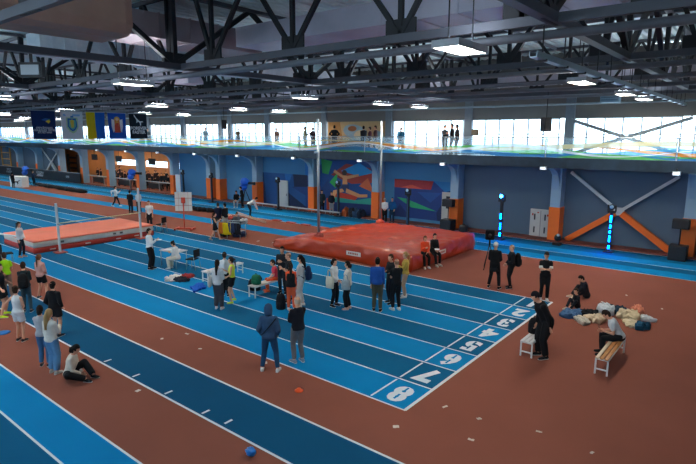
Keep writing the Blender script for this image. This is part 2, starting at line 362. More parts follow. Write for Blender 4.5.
# window cross brace on the balcony level
t = empty('cross_brace', (-.6, 22.2, 4.68), 0, 'grey cross brace in front of the balcony windows', 'cross brace')
for s_ in (-1, 1): MB().bar((-2.9, .03*s_, 1.1+s_*.97), (2.9, .03*s_, 1.1-s_*.97), .17, .15, (0, 1, 0)).build('brace_bar', mat('grey_brace', '#7b8790'), t)

# ------------------------------------------------------------------ roof
dk = MB(); prof = []; u = UL; k = 0
while u < UR:
    prof += [(u, 10.4), (u+.14, 10.4), (u+.18, 10.52), (u+.32, 10.52)]; u += .36
for i in range(len(prof)-1):
    (a, za), (b, zb) = prof[i], prof[i+1]
    dk.add([(a, VF, za), (b, VF, zb), (b, 22.9, zb), (a, 22.9, za)], [(0, 3, 2, 1)])
struct(dk.build('ceiling', DECK))
CH = 8.06
def truss_mesh(L, nodes, name, chord=.24, web=.2):
    b = MB(); zt = 10.3; b.cur = 1
    b.box(0, L, -chord/2, chord/2, -.09, .09); b.box(0, L, -chord/2, chord/2, zt-CH-.06, zt-CH+.06); b.cur = 0
    for i, x in enumerate(nodes):
        b.bar((x, 0, 0), (x, 0, zt-CH), web, web, (1, 0, 0)); b.box(x-.4, x+.4, -.03, .03, -.1, .42)
        nx = [(x + (nodes[i+1] if i+1 < len(nodes) else L))/2, (x + (nodes[i-1] if i else 0))/2]
        for q in nx: b.bar((x, 0, .05), (q, 0, zt-CH), web, web, (0, 1, 0))
    return b.mesh(name, [BLACK_S, CHORD])
prim = truss_mesh(VF*-1+22.6, [4.2, 10.1, 16.4, 22.9, 29.1, 35.2], 'roof_truss', .22, .15)
for k in range(-1, 9):
    o = struct(bpy.data.objects.new('roof_truss', prim)); COL.objects.link(o); o.location = (2.1-12*k, VF, CH); o.rotation_euler = (0, 0, PI/2)
sec = truss_mesh(12., [1.71, 5.14, 8.57, 11.4], 'roof_truss_cross', .13, .11)
SECV = [-10.8, -4.9, 1.6, 7.9, 14.1, 20.2]
for v in SECV:
    for k in range(-1, 9):
        if 2.1-12*k-12 < UL: continue
        o = struct(bpy.data.objects.new('roof_truss_cross', sec)); COL.objects.link(o); o.location = (2.1-12*k-12, v, CH)
# purlin braces under the deck
pb = MB()
for k in range(-1, 9):
    u = 2.1-12*k-6; pb.box(u-.06, u+.06, VF, 22.6, 10.26, 10.39)
struct(pb.build('purlin_cross', MATS['grey_steel'] if 'grey_steel' in MATS else GREY_S))

# ducts, pipes, tray
def duct(name, label, p0, p1, w, h, m, ribs=1.2, r=0.):
    t = tag(empty(name, p0, 0), label, 'air duct'); a = Vector((0, 0, 0)); b = Vector(p1)-Vector(p0)
    MB().bar(a, b, w, h).build('duct_shell', m, t, bevel=r)
    n = min(int(b.length/ribs), 14); d = b.normalized()
    for i in range(1, n): MB().bar(d*(i*ribs-.02), d*(i*ribs+.02), w+.05, h+.05).build('joint_flange', m, t)
    return t
duct('air_duct', 'wide grey ventilation duct running along the hall under the roof deck', (12, 5.0, 9.33), (-10.0, 5.0, 9.33), 1.9, .66, DUCT)
duct('air_duct', 'brownish ventilation duct crossing the hall and joining the wide grey duct', (-11.6, -7, 9.4), (-11.6, 5.9, 9.4), 1.9, .78, mat('duct_dark', '#b5a6a8', rough=.5, metal=.2, var=.35, scale=.8))
duct('air_duct', 'pale blue ribbed insulated duct beyond the brownish crossing duct', (-17, 0, 9.3), (-17, 20.8, 9.3), 1.2, .8, mat('duct_foil', '#d8eefc', rough=.4, metal=.05, var=.35, scale=2.5), .45)
duct('air_duct', 'round-edged brown duct end hanging nearest the camera', (-8.9, -5.4, 9.15), (-8.9, -.9, 9.15), 1.7, 1.5, DUCT_B, 9, .35)
duct('air_duct', 'long grey duct along the hall beyond the second row of trusses', (-22, 11, 9.3), (-100, 11, 9.3), 1.2, .8, DUCT)
duct('air_duct', 'pale duct along the upper back wall above the balcony windows', (8, 21.6, 9.0), (-100, 21.6, 9.0), .7, .7, DUCT)
def pipe(label, a, b, r, m=None, cat='pipe', name='pipe'):
    o = MB().tube([Vector((0, 0, 0)), Vector(b)-Vector(a)], r, 10).build(name, m or GREY_S); o.location = a
    return tag(o, label, cat)
pipe('grey pipe along the hall just below the nearest row of trusses', (14, 2.1, 7.86), (-100, 2.1, 7.86), .09)
pipe('grey pipe along the hall under the second row of trusses', (14, 8.3, 7.84), (-100, 8.3, 7.84), .08)
pipe('grey pipe along the hall between second and third truss rows', (14, 11.4, 7.8), (-100, 11.4, 7.8), .07)
pipe('grey pipe along the hall under the third row of trusses', (14, 14.5, 7.8), (-100, 14.5, 7.8), .08)
pipe('grey pipe along the hall in front of the balcony, above the hanging speakers', (14, 18.2, 7.75), (-100, 18.2, 7.75), .08)
pipe('pale thin pipe along the upper back wall over the balcony', (14, 22.3, 7.6), (-100, 22.3, 7.6), .06, STEEL)
t = tag(empty('cable_tray', (1.9, -13, 7.35)), 'pale perforated cable tray slung below the truss that crosses towards the right wall', 'cable tray')
t.location = (1.9, 1.2, 7.4)
MB().box(-.07, .07, 0, 21, -.07, -.055).build('tray_bottom', STEEL, t)
for s_ in (-1, 1): MB().box(s_*.07-.006, s_*.07+.006, 0, 21, -.07, .05).build('tray_side', STEEL, t)
for i in range(16):
    MB().bar((-.1, .5+1.35*i, -.08), (.1, .5+1.35*i, -.08), .05).build('tray_bracket', BLACK_S, t)
    MB().bar((0, .5+1.35*i, -.08), (0, .5+1.35*i, .6), .022).build('hanger_rod', BLACK_S, t)

# lamps
LAMP = emit('lamp_diffuser', '#fff3e2', 112.)
lamp0 = empty('ceiling_light', (.45, 1.3, 7.62))
MB().box(-.29, .29, -.62, .62, 0, .05).box(-.29, -.262, -.62, .62, -.09, 0).box(.262, .29, -.62, .62, -.09, 0).box(-.262, .262, -.62, -.59, -.09, 0).box(-.262, .262, .59, .62, -.09, 0).build('housing', plas('#b8bcc0'), lamp0)
MB().box(-.25, .25, -.58, .58, -.012, -.001).build('diffuser', LAMP, lamp0)
MB().box(-.2, .2, -.5, .5, .052, .06).build('added_uplight', emit('added_uplight_glow', '#eef4ff', 40.), lamp0)  # glowing strip added on the housing top to brighten the roof deck
for y in (-.5, .5): MB().box(-.01, .01, y-.01, y+.01, .05, 1.38).build('suspension_rod', BLACK_S, lamp0)
rows = [(.75, 'nearest lit row'), (9.1, 'second row'), (15.3, 'third row'), (19.1, 'row before the balcony'), (-6.3, 'row overhead near the camera')]
colw = ['first', 'second', 'third', 'fourth', 'fifth', 'sixth', 'seventh', 'eighth', 'ninth', 'tenth', 'eleventh', 'twelfth', 'thirteenth', 'fourteenth', 'fifteenth', 'sixteenth']
first = True
for v, rn in rows:
    for k in range(0, 15, 2):
        if k < 0 and v < 10 or k <= 0 and v < 0: continue
        lab = 'flat rectangular ceiling light, %s from the right in the %s' % (colw[k//2], rn); loc = (.62-6*k, v, 7.6)
        if first: tag(lamp0, lab, 'ceiling light', 'hall ceiling lights'); lamp0.location = loc; first = False
        else: copy_tree(lamp0, loc, label=lab)
for k in (0, 2, 3, 4, 5, 6, 7):
    struct(MB().box(.62-12*k-.05, .62-12*k+.05, -10.8, 20.2, 8.79, 8.87).build('lamp_channel_beam', BLACK_S))
# floodlight off, near left
t = tag(empty('floodlight', at(32, 70, 7.62), .6), 'square switched-off floodlight on the truss at upper left', 'floodlight')
MB().box(-.33, .33, -.08, .08, -.2, .2).build('housing', BLACK_S, t); MB().box(-.03, .03, -.03, .03, .2, .5).build('bracket', BLACK_S, t); MB().box(-.26, .26, -.1, -.08, -.13, .13).build('lens', plas('#aeb6bb'), t)

# hanging speakers and heater
for (x, u, v, z, lab) in ((0, -28.4, 18, 6.65, 'black loudspeaker hanging under the roof at left, before the balcony windows'), (0, -3.5, 18.3, 6.42, 'black loudspeaker hanging before the right balcony windows')):
    t = tag(empty('hanging_speaker', (u, v, z), -.6), lab, 'speaker')
    MB().box(-.2, .2, -.2, .2, -.35, .35).build('cabinet', plas('#10151c'), t, bevel=.03)
    MB().box(-.17, .17, -.215, -.2, -.31, .31).build('grille', plas('#1b222b'), t)
    MB().box(-.015, .015, -.015, .015, .35, 8.0-z).build('suspension_rod', BLACK_S, t)
t = tag(empty('unit_heater', (-1.3, 21.3, 7.55)), 'pale blue fan heater box hanging above the right balcony windows', 'heater')
MB().box(-.45, .45, -.25, .25, 0, .8).build('casing', plas('#8fb2c9'), t, bevel=.03)
for i in range(5): MB().box(-.4, .4, -.28, -.25, .1+i*.13, .16+i*.13).build('louvre', plas('#6f93ab'), t)
MB().box(-.02, .02, -.02, .02, .8, 1.1).build('suspension_rod', BLACK_S, t)

# ------------------------------------------------------------------ flags
def flag(v, w, label, base, deco):
    t = tag(empty('flag', (-33.9, v, 7.46)), label, 'flag', 'flags hanging in a row')
    def X(y, z): return .035*math.sin(y*5.2+v)*(1-z/-2.6)+.03*math.sin(z*2.2+y*2)
    b = MB(); nx, nz = 14, 14
    H = 1.92
    for sd in (0, 1):
        vs = [(X(w*i/nx-w/2, -H*j/nz)+.006*(1 if sd else -1), w*i/nx-w/2, -H*j/nz) for j in range(nz+1) for i in range(nx+1)]
        fs = [(j*(nx+1)+i, (j+1)*(nx+1)+i, (j+1)*(nx+1)+i+1, j*(nx+1)+i+1) for j in range(nz) for i in range(nx)]
        for q, f in enumerate(fs): b.cur = (1 if (isinstance(base, tuple) and (q % nx) >= nx/2) else 0); b.add([vs[i] for i in f], [(0, 1, 2, 3)], True)
    mats = [fab(base[0]), fab(base[1])] if isinstance(base, tuple) else [fab(base)]
    b.build('cloth', mats, t)
    MB().tube([(0, -w/2-.05, .02), (0, w/2+.05, .02)], .025).build('hanging_rod', STEEL, t)
    for s_ in (-1, 1): MB().tube([(0, s_*w*.45, .02), (0, s_*w*.45, .5)], .008, 6).build('cord', BLACK_S, t)
    for d in deco:
        d_ = MB()
        if d[0] == 't': add_text(d_, d[1], d[2], lambda x, y: Vector((X(d[3]+x, d[4]+y)+.03, d[3]+x, d[4]+y)), d[6] if len(d) > 6 else 0.); d_.build('lettering', fab(d[5]), t)
        else:
            d_.poly([(X(y, z)+d[3], y, z) for y, z in d[1]], .008, (1, 0, 0)); d_.build('emblem', fab(d[2]), t, fix=True)
def ell(cy, cz, ry, rz, n=20): return [(cy+ry*math.cos(2*PI*i/n), cz+rz*math.sin(2*PI*i/n)) for i in range(n)]
shield = [(-.34, -.45), (.34, -.45), (.36, -1.05), (.2, -1.3), (0, -1.42), (-.2, -1.3), (-.36, -1.05)]
sh = lambda s_: [(y*s_, -.9+(z+.9)*s_) for y, z in shield]
flag(6.95, 1.55, 'navy flag with small coloured emblem and three lines of white lettering', '#0f2c5e',
  [('p', [(-.15, -.62), (.1, -.5), (.4, -.55), (.36, -.75), (.05, -.68)], '#2a66b0', .02), ('p', [(.1, -.72), (.3, -.6), (.42, -.7), (.3, -.86)], '#d8c33a', .028), ('p', [(.2, -.66), (.36, -.55), (.4, -.62)], '#5fae4a', .034),
   ('t', 'УКРАЇНСЬКА\nАСОЦІАЦІЯ ЛЕГКОЇ\nАТЛЕТИКИ', .17, 0, -1.32, '#dfe8f0', .004)])
flag(8.85, 1.5, 'white flag with a wreathed blue shield emblem', '#c9d3da',
  [('p', [(y*1.18, -.93+(z+.9)*1.16) for y, z in shield], '#9cc3a0', .02), ('p', sh(.95), '#1e5fa8', .028), ('p', sh(.7), '#58a6a0', .036), ('p', [(-.16, -.62), (.0, -.55), (.12, -.62), (.08, -1.1), (-.1, -1.12)], '#c9b64a', .044), ('p', [(-.1, -.3), (.1, -.3), (.12, -.42), (-.12, -.42)], '#2f6fb0', .03), ('p', [(-.6, -.18), (.6, -.18), (.55, -.32), (-.55, -.32)], '#7fb0d8', .02)])
flag(10.55, 1.35, 'yellow and blue flag hung lengthwise', ('#c7b310', '#1c5fb4'), [])
flag(12.2, 1.4, 'bright blue flag with a winged white and red figure emblem', '#1b55b5',
  [('p', [(-.42, -.45), (-.2, -.5), (-.14, -1.2), (-.34, -1.45), (-.44, -1.0)], '#d9dde0', .02), ('p', [(.42, -.45), (.2, -.5), (.14, -1.2), (.34, -1.45), (.44, -1.0)], '#d9dde0', .02), ('p', [(-.18, -.55), (.18, -.55), (.24, -1.45), (-.24, -1.45)], '#c94f3c', .028), ('p', [(-.13, -.6), (.13, -.6), (.12, -1.1), (-.12, -1.1)], '#d7a64e', .036), ('p', ell(0, -.46, .11, .12), '#e5c7a0', .044), ('p', ell(0, -.46, .2, .2), '#d9b24a', .025)])
puma = [(.62, -.22), (.5, -.3), (.4, -.38), (.26, -.44), (.05, -.5), (-.2, -.48), (-.42, -.36), (-.62, -.3), (-.6, -.36), (-.42, -.45), (-.28, -.56), (-.3, -.74), (-.2, -.9), (-.12, -.88), (-.16, -.74), (-.05, -.66), (.12, -.64), (.2, -.72), (.28, -.86), (.36, -.84), (.32, -.7), (.36, -.56), (.5, -.46), (.64, -.4), (.62, -.34), (.56, -.34), (.68, -.28)]
flag(13.95, 1.45, 'black flag with a leaping white cat above two lines of white lettering', '#14202e',
  [('p', [(-y*.6+.05, z*.8+y*.38-.12) for y, z in puma], '#d8e0e6', .02), ('t', 'FOREVER\nFASTER', .34, 0, -1.27, '#d8e0e6', .012)])

# ------------------------------------------------------------------ mats
# pole vault landing mat
def pvh(u, v):
    main = min(1., max(0., (u+14.7)/2.9)); h = .34+.46*main
    if u < -12.1:
        d = abs(v-13.3)
        h = min(h, .06+max(0, (d-.35))*.9) if d < 1.0 else h
    h -= .28*math.exp(-((u+6.3)/.75)**2-((v-11.7)/.95)**2)
    h += .05*noise.noise(Vector((u*.9, v*.7, 3)))+.03*noise.noise(Vector((u*2.3, v*2.1, 1)))
    h -= .11*min(.5, abs(noise.noise(Vector((u*.8+v*.25, v*1.1-u*.3, 4)))))+.05*abs(noise.noise(Vector((u*2.2-v, v*1.6, 6))))-.06
    h += .025*abs(noise.noise(Vector((u*1.5+v*1.2, v*.4, 8))))
    return h
t = tag(empty('pole_vault_mat', (-10.4, 13.2, 0)), 'large shiny red pole vault landing mat with two front wings', 'landing mat')
b = MB(); NU, NV = 70, 52; U0, U1, V0, V1 = -14.65, -6.2, 10.12, 16.3
def pv(i, j):
    u = U0+(U1-U0)*i/NU; v = V0+(V1-V0)*j/NV
    return u, v
top = [[None]*(NV+1) for _ in range(NU+1)]; vs = []
for i in range(NU+1):
    for j in range(NV+1):
        u, v = pv(i, j); top[i][j] = len(vs); vs.append((u+10.4, v-13.2, pvh(u, v)))
fs = [(top[i][j], top[i+1][j], top[i+1][j+1], top[i][j+1]) for i in range(NU) for j in range(NV)]
edge = [(i, 0) for i in range(NU)]+[(NU, j) for j in range(NV)]+[(i, NV) for i in range(NU, 0, -1)]+[(0, j) for j in range(NV, 0, -1)]
prev = [top[i][j] for i, j in edge]
for lv in range(1, 7):
    cur = []
    for i, j in edge:
        u, v = pv(i, j); h = pvh(u, v)*(1-lv/6); bul = .05*math.sin(PI*lv/6)*(1+2.2*noise.noise(Vector((u*1.3+lv*.22, v*1.3+lv*.22, 2)))+.9*noise.noise(Vector((u*3.1-lv*.4, v*3.1-lv*.4, 7))))+.03
        du = -1 if i == 0 else 1 if i == NU else 0; dv = -1 if j == 0 else 1 if j == NV else 0
        cur.append(len(vs)); vs.append((u+10.4+du*bul, v-13.2+dv*bul, max(.004, h)))
    n = len(edge)
    for q in range(n): fs.append((prev[q], cur[q], cur[(q+1) % n], prev[(q+1) % n]))
    prev = cur
fs.append(tuple(prev))
b.add(vs, fs, True); b.build('cover', VINYL, t, fix=True)
LABW = plas('#d9d2c6')
MB().box(-.42, .42, -.012, 0, -.1, .1).build('maker_label', LABW, t).location = (-9.2+10.4, 10.12-13.2-.16, .43)
o = MB().box(-.012, .012, -.4, .4, -.1, .1).build('maker_label', LABW, t); o.location = (-6.2+10.4+.17, 12.6-13.2, .5)
for q, (ox, oy, d) in enumerate(((-9.2+10.4, 10.12-13.2-.175, 0), (-6.2+10.4+.185, 12.6-13.2, 1))):
    b = MB()
    for i in range(6):
        s0 = -.3+i*.1
        if d == 0: b.box(s0, s0+.07, -.004, 0, -.045, .045)
        else: b.box(-.004, .004, s0, s0+.07, -.045, .045)
    b.build('printed_bars', plas('#b0563f'), t).location = (ox, oy, .43 if d == 0 else .5)
def upright(loc, label, top, base):
    t = tag(empty('pole_vault_upright', loc), label, 'upright', 'pole vault uprights')
    b = MB(); b.lathe([(.28, 0), (.24, .16), (.12, .22), (.08, .3)], n=12); b.build('base_pad', base, t)
    MB().tube([(0, 0, .2), (0, 0, top)], .065, 10).build('pole', mat('grey_pole', '#8f9ba3', rough=.4, metal=.3), t)
    MB().box(-.05, .05, -.25, .02, top*.72, top*.72+.1).build('bar_bracket', STEEL, t)
upright((-11.95, 10.62, .74), 'tall grey pole vault upright at the near side of the red mat', 5.9, mat('dark_red_pad', '#7d1f1a'))
upright((-12.05, 16.15, .76), 'tall grey pole vault upright at the far side of the red mat', 5.9, plas('#d0472a'))

# high jump mat
t = tag(empty('high_jump_mat', (-24.6, 4.6, 0)), 'salmon topped high jump mat with white band and red base', 'landing mat')
SAL = mat('salmon_top', '#ef7f63', rough=.45, var=.1, scale=1.2, bump=.4, bscale=4); CRM = mat('cream_band', '#d7cfc4', rough=.5, var=.1); HRED = mat('hj_red', '#b8311f', rough=.45, var=.15, bump=.3, bscale=5)
x0, x1, y0, y1 = -1.9, 1.95, -3.25, 3.3
def slab(z0, z1, gr, m, nm, wob=.02, sag=0.):
    b = MB(); n = 30; rg = []
    pts = [(x0+(x1-x0)*i/n, y0) for i in range(n)]+[(x1, y0+(y1-y0)*i/n) for i in range(n)]+[(x1-(x1-x0)*i/n, y1) for i in range(n)]+[(x0, y1-(y1-y0)*i/n) for i in range(n)]
    for q in range(5):
        f = q/4; g = gr+.03*math.sin(PI*f); r = []
        for x, y in pts:
            k = 1+g/3; w = wob*noise.noise(Vector((x*2.2, y*2.2, q*.6+z0*9)))
            r.append(Vector((x*k+w*(1 if abs(x) > 1.8 else 0)*(1 if x > 0 else -1), y*(1+g/4)+w, z0+(z1-z0)*f+(.015*noise.noise(Vector((x*1.5, y*1.5, z0)))))))
        rg.append(r)
    rg = rg+[[Vector((v.x*s_, v.y*s_, v.z-sag*(1-s_)+.02*noise.noise(Vector((v.x*s_, v.y*s_, 5))))) for v in rg[-1]] for s_ in (.9, .6, .3)]
    return b.rings(rg).build(nm, m, t)
slab(0.005, .28, 0, HRED, 'base'); slab(.285, .55, -.02, CRM, 'side_band'); slab(.555, .64, 0, SAL, 'top_pad', .03, .03)
for (y, z) in ((-2.4, .13), (-.6, .15), (1.1, .14), (2.2, .15)): MB().cbox((1.98+.03, y, z), (.02, .28, .05)).build('handle', CRM, t)
for (y, z) in ((-1.9, .43), (.9, .44), (1.3, .44)): MB().cbox((1.97+.02, y, z), (.02, .16, .1)).build('vent', plas('#5d5a55'), t)
def hj_up(loc, label, h=2.5):
    t = tag(empty('high_jump_upright', loc), label, 'upright', 'high jump uprights')
    MB().box(-.3, .3, -.25, .25, 0, .05).build('base_plate', plas('#b04a35'), t, bevel=.01)
    MB().box(-.045, .045, -.045, .045, .05, h).build('post', plas('#cdd6da'), t)
    MB().box(-.06, .06, -.03, .03, 1.44, 1.47).build('bar_rest', BLACK_S, t)
hj_up((-22.0, 2.3, 0), 'white high jump post at the near end of the crossbar'); hj_up((-22.3, 6.9, 0), 'white high jump post at the far end of the crossbar', 2.9)
pipe('thin pale yellow high jump crossbar resting between the two white posts', (-22.0, 2.3, 1.49), (-22.3, 6.9, 1.49), .02, mat('bar_yellow', '#d8cf96', rough=.4), 'crossbar', 'crossbar')

# scoreboard
t = tag(empty('result_board', (-22.7, 10.1, 0), .62), 'white gridded result board on a red wheeled stand', 'board')
RS = plas('#c8432c')
MB().box(-.53, .53, -.03, 0, 1.2, 2.38).build('panel', plas('#dcdad4'), t)
for z in (1.55, 2.0): MB().box(-.53, .53, -.036, -.03, z-.015, z+.015).build('grid_line', plas('#b07a6c'), t)
for x in (-.3, .3): MB().box(x-.01, x+.01, -.036, -.03, 1.22, 2.4).build('grid_line', plas('#c79c90'), t)
MB().tube([(0, -.06, .12), (0, -.06, 1.95)], .035).build('post', RS, t); MB().box(-.12, .12, -.09, -.036, 1.7, 2.05).build('clamp', RS, t)
MB().box(-.6, .6, -.05, .05, .06, .14).box(-.55, -.47, -.4, .4, .05, .13).box(.47, .55, -.4, .4, .05, .13).build('base_frame', RS, t)
for x in (-.51, .51):
    for y in (-.36, .36): MB().ball((x, y, .035), .035, n=8, m=6).build('caster', BLACK_S, t)

# ------------------------------------------------------------------ light poles along the wall
LEDB = emit('led_blue', '#0050ff', 90.); LEDW = emit('led_head', '#1a6cff', 60.)
def led_pole(u, v, label, h=2.6, lit=0):
    t = tag(empty('light_pole', (u, v, 0)), label, 'light pole', 'event light poles along the back wall')
    MB().box(-.22, .22, -.22, .22, 0, .06).build('base_plate', BLACK_S, t)
    MB().box(-.07, .07, -.05, .09, .06, h-.42).build('pole', plas('#10161f'), t)
    y = MB(); y.box(-.17, .17, -.12, .12, h-.42, h-.3); y.box(-.2, -.15, -.06, .06, h-.36, h-.02); y.box(.15, .2, -.06, .06, h-.36, h-.02); y.build('yoke', plas('#10161f'), t)
    MB().ball((0, 0, h-.12), .14, .17, .15).build('lamp_head', plas('#161d27'), t)
    MB().ball((0, -.13, h-.1), .1, .07, .1).build('head_lens', LEDW if lit == 1 else plas('#9ccbe6'), t)
    segs = [(.2, .36), (.55, .86), (1.0, 1.12), (1.25, 1.42), (1.55, 1.9)] if lit == 2 else [(.2, .4), (.6, .95), (1.2, 1.5)] if lit == 1 else []
    for a, b in segs: MB().box(-.032, .032, -.08, -.05, a, b).build('led_strip', LEDB, t)
    if not lit: MB().box(-.04, .04, -.058, -.05, .2, h-.5).build('led_strip', plas('#2b4c6b'), t)
led_pole(onv(184, 20.4), 20.4, 'unlit black light pole beside a white banner, farthest along the wall')
led_pole(onv(212, 19.6), 19.6, 'unlit black light pole before the blue wall between paired columns and camera')
led_pole(onv(278, 20.1), 20.1, 'unlit black light pole in front of the pale door of the navy mural')
led_pole(onv(338, 20.6), 20.6, 'unlit black light pole in front of the athlete mural')
led_pole(onv(408, 19.4), 19.4, 'faintly lit light pole just behind the pole vault mat', 2.55, 0)
led_pole(onv(502, 19.7), 19.7, 'blue lit light pole on the grey wall right of the pole vault mat', 2.6, 1)
led_pole(onv(613, 20.0), 20.0, 'brightly lit blue light pole in front of the orange cross brace', 2.45, 2)
t = tag(empty('banner_stand', (onv(179, 20.5), 20.5, 0)), 'narrow white roll-up banner beside the far light pole', 'banner')
MB().box(-.35, .35, -.02, .02, .08, 2.1).build('sheet', plas('#c9d5de'), t); MB().box(-.38, .38, -.1, .1, 0, .08).build('base', BLACK_S, t)

# speakers on the floor beside columns
def pa(u, v, label, rz=0):
    t = tag(empty('loudspeaker_stack', (u, v, 0), rz), label, 'speaker')
    MB().box(-.38, .38, -.35, .35, 0, .72).build('subwoofer', plas('#0e1116'), t, bevel=.03); MB().box(-.33, .33, -.362, -.35, .06, .66).build('sub_grille', plas('#1a1e25'), t)
    MB().tube([(0, 0, .72), (0, 0, 1.55)], .03).build('pole', BLACK_S, t)
    MB().box(-.36, .36, -.2, .22, 1.52, 1.98).build('top_cabinet', plas('#0e1116'), t, bevel=.03); MB().box(-.32, .32, -.212, -.2, 1.56, 1.94).build('top_grille', plas('#1a1e25'), t)
pa(onv(679.5, 20.3, 240), 20.3, 'black loudspeaker stack beside the rightmost orange column base')
pa(-9.85, 20.35, 'black loudspeaker stack before the orange column left of the grey wall')
def cab(name, label, u, v, w, h, col, deco):
    t = tag(empty(name, (u, v, 0)), label, 'door' if 'door' in name else 'cabinet')
    MB().box(-w/2, w/2, -.08, 0, .05, h).build('leaf', plas(col), t, bevel=.01)
    for q in deco: MB().box(q[0], q[1], -.1, -.08, q[2], q[3]).build(q[4], plas(q[5]), t)
cab('equipment_cabinet', 'white wall cabinet with four dark slots beside the orange column', -4.55, 21.66, 1.22, 1.68, '#c3c8c8',
    [(-.38, -.3, 1.05, 1.4, 'slot', '#30363c'), (.22, .3, 1.05, 1.4, 'slot', '#30363c'), (-.38, -.3, .3, .65, 'slot', '#30363c'), (.22, .3, .3, .65, 'slot', '#30363c'), (-.02, .02, .1, 1.6, 'seam', '#8a9196'), (-.5, -.42, 1.3, 1.42, 'red_mark', '#b54036'), (.36, .46, 1.3, 1.42, 'red_mark', '#b54036'), (-.2, -.1, 1.45, 1.52, 'red_mark', '#b54036')])
cab('service_door', 'pale door set in the navy mural', -25.6, 21.62, 1.05, 2.2, '#b9c6cc', [(.36, .42, .95, 1.15, 'handle', '#59636b'), (-.3, .3, .1, .12, 'kick_line', '#9aa7ad')])
cab('service_door', 'pale door with a dark pane beside the red and navy mural', -10.55, 21.62, .85, 2.25, '#b7b8b4', [(-.1, .18, 1.2, 2.0, 'dark_pane', '#1e2b38'), (.3, .36, .95, 1.1, 'handle', '#59636b')])
# small wall lights under the balcony fascia
t0 = None
for k, u in enumerate((2.2, -3.9, -9.9, -16.2, -22.4, -28.8, -34.6, -40.5, -46.2, -52.2, -58.2)):
    lab = 'small white floodlight under the balcony edge, %s from the right' % ordn[k]
    if t0 is None:
        t0 = tag(empty('edge_light', (u, 19.53, 4.16)), lab, 'wall light', 'small lights under the balcony edge')
        MB().box(-.17, .17, -.08, .08, -.08, .1).build('body', plas('#cfdde6'), t0, bevel=.015); MB().box(-.13, .13, -.09, -.08, -.06, .06).build('lens', emit('edge_lens', '#e8f4ff', 1.2), t0); MB().box(-.02, .02, .0, .1, .08, .22).build('bracket', BLACK_S, t0)
    else: copy_tree(t0, (u, 19.53, 4.16), label=lab)
t = tag(empty('dark_floor_light', (-3.1, 20.2, 0)), 'small black moving-head light on the floor by the orange column with white cabinet', 'stage light')
MB().box(-.2, .2, -.2, .2, 0, .14).build('base', BLACK_S, t); MB().ball((0, 0, .4), .18, .2, .2).build('head', BLACK_S, t); MB().ball((.05, -.1, .56), .08).build('lens', plas('#c9d6dd'), t)
t = tag(empty('dark_floor_light', (-8.75, 20.3, 0)), 'black rounded case on the floor right of the orange column by the pole vault mat', 'case')
MB().box(-.25, .25, -.2, .2, 0, .5).build('body', BLACK_S, t, bevel=.12); MB().box(-.08, .08, -.03, .03, .5, .56).build('handle', BLACK_S, t)
for (u0, u1, lab) in ((-28.2, -18.6, 'white barrier rail low along the track edge before the murals'), (-61, -41, 'white barrier rail before the spectators gallery')):
    v = 20.35 if u0 > -40 else 21.6; h = .3 if u0 > -40 else 1.1
    t = tag(empty('barrier_rail', (u0, v, .1 if u0 > -40 else 0)), lab, 'barrier')
    MB().tube([(0, 0, h-.08), (u1-u0, 0, h-.08)], .05).build('rail', plas('#c3cfd4'), t)
    for i in range(8): MB().tube([((u1-u0)*i/7, 0, 0), ((u1-u0)*i/7, 0, h-.08)], .03, 6).build('post', plas('#8a979e'), t)

# hoarding at far left
A = Vector((-92, 20.55, 0)); B_ = Vector((onv(80.5, 20.55, 180), 20.55, 0))
d = (B_-A); L = d.length
t = tag(empty('advertising_hoarding', A, math.atan2(d.y, d.x)), 'long black advertising hoarding with white logos at the far track bend', 'hoarding')
MB().box(0, L, 0, .08, 0.1, 1.25).build('panel', plas('#0a1018'), t)
MB().box(0, L, -.02, .1, 1.25, 1.3).build('top_edge', plas('#8d979d'), t)
def hp(x): return at(x, 180)
for fx, txt in ((.34, 'WORLD\nATHLETICS'), (.66, 'АТЛЕТИКА\nУКРАЇНИ'), (.9, 'KYIV')):
    b = MB(); add_text(b, txt, .42, lambda x, y: Vector((L*fx+x, -.01, .68+y)), .006); b.build('lettering', plas('#c6d0d6'), t)
b = MB(); n = 20
b.rings([[Vector((L*.2+r_*math.cos(2*PI*i/n), -q_, .68+r_*math.sin(2*PI*i/n))) for i in range(n)] for r_, q_ in ((.16, .002), (.3, .002), (.3, .012), (.16, .012))]); b.build('ring_logo', plas('#c6d0d6'), t)
# yellow access stair far left
t = tag(empty('access_stair', (onv(6.5, 20.95, 160), 20.95, 0)), 'yellow railed metal stair tower at the far left', 'stair')
YEL = plas('#b98a3a')
for x in (-1.6, 1.6): MB().box(x-.07, x+.07, -.07, .07, 0, 4.6).build('post', YEL, t)
for z in (1.4, 2.3, 3.2, 4.1): MB().box(-1.6, 1.6, -.05, .05, z-.06, z+.06).build('rail', YEL, t)
for i in range(14): MB().box(-1.5+i*.2, -1.25+i*.2, .1, .6, .3+i*.3, .36+i*.3).build('tread', GREY_S, t)
for k, u in enumerate((-43.3, -49, -55, -61, -68)):
    t = tag(empty('gallery_light', (u, 24.6, 4.28)), 'flat ceiling light inside the gallery, %s bay from the blue wall' % ordn[k], 'ceiling light', 'gallery ceiling lights')
    MB().box(-.6, .6, -.2, .2, 0, .12).build('housing', plas('#b8bcc0'), t); MB().box(-.55, .55, -.16, .16, -.012, -.001).build('diffuser', emit('gallery_diffuser', '#ffe2bd', 80.), t)
t = tag(empty('wall_bars', (onv(72.5, 26.8, 160), 26.85, 0)), 'grey wall bars frame on the beige gallery wall at the far left', 'wall bars')
for x in (-1.5, 1.5): MB().box(x-.18, x+.18, -.12, .12, 0, 3.0).build('upright', CHORD, t)
for z in (1.0, 1.75, 2.5): MB().box(-1.5, 1.5, -.08, .08, z-.14, z+.14).build('bar', CHORD, t)
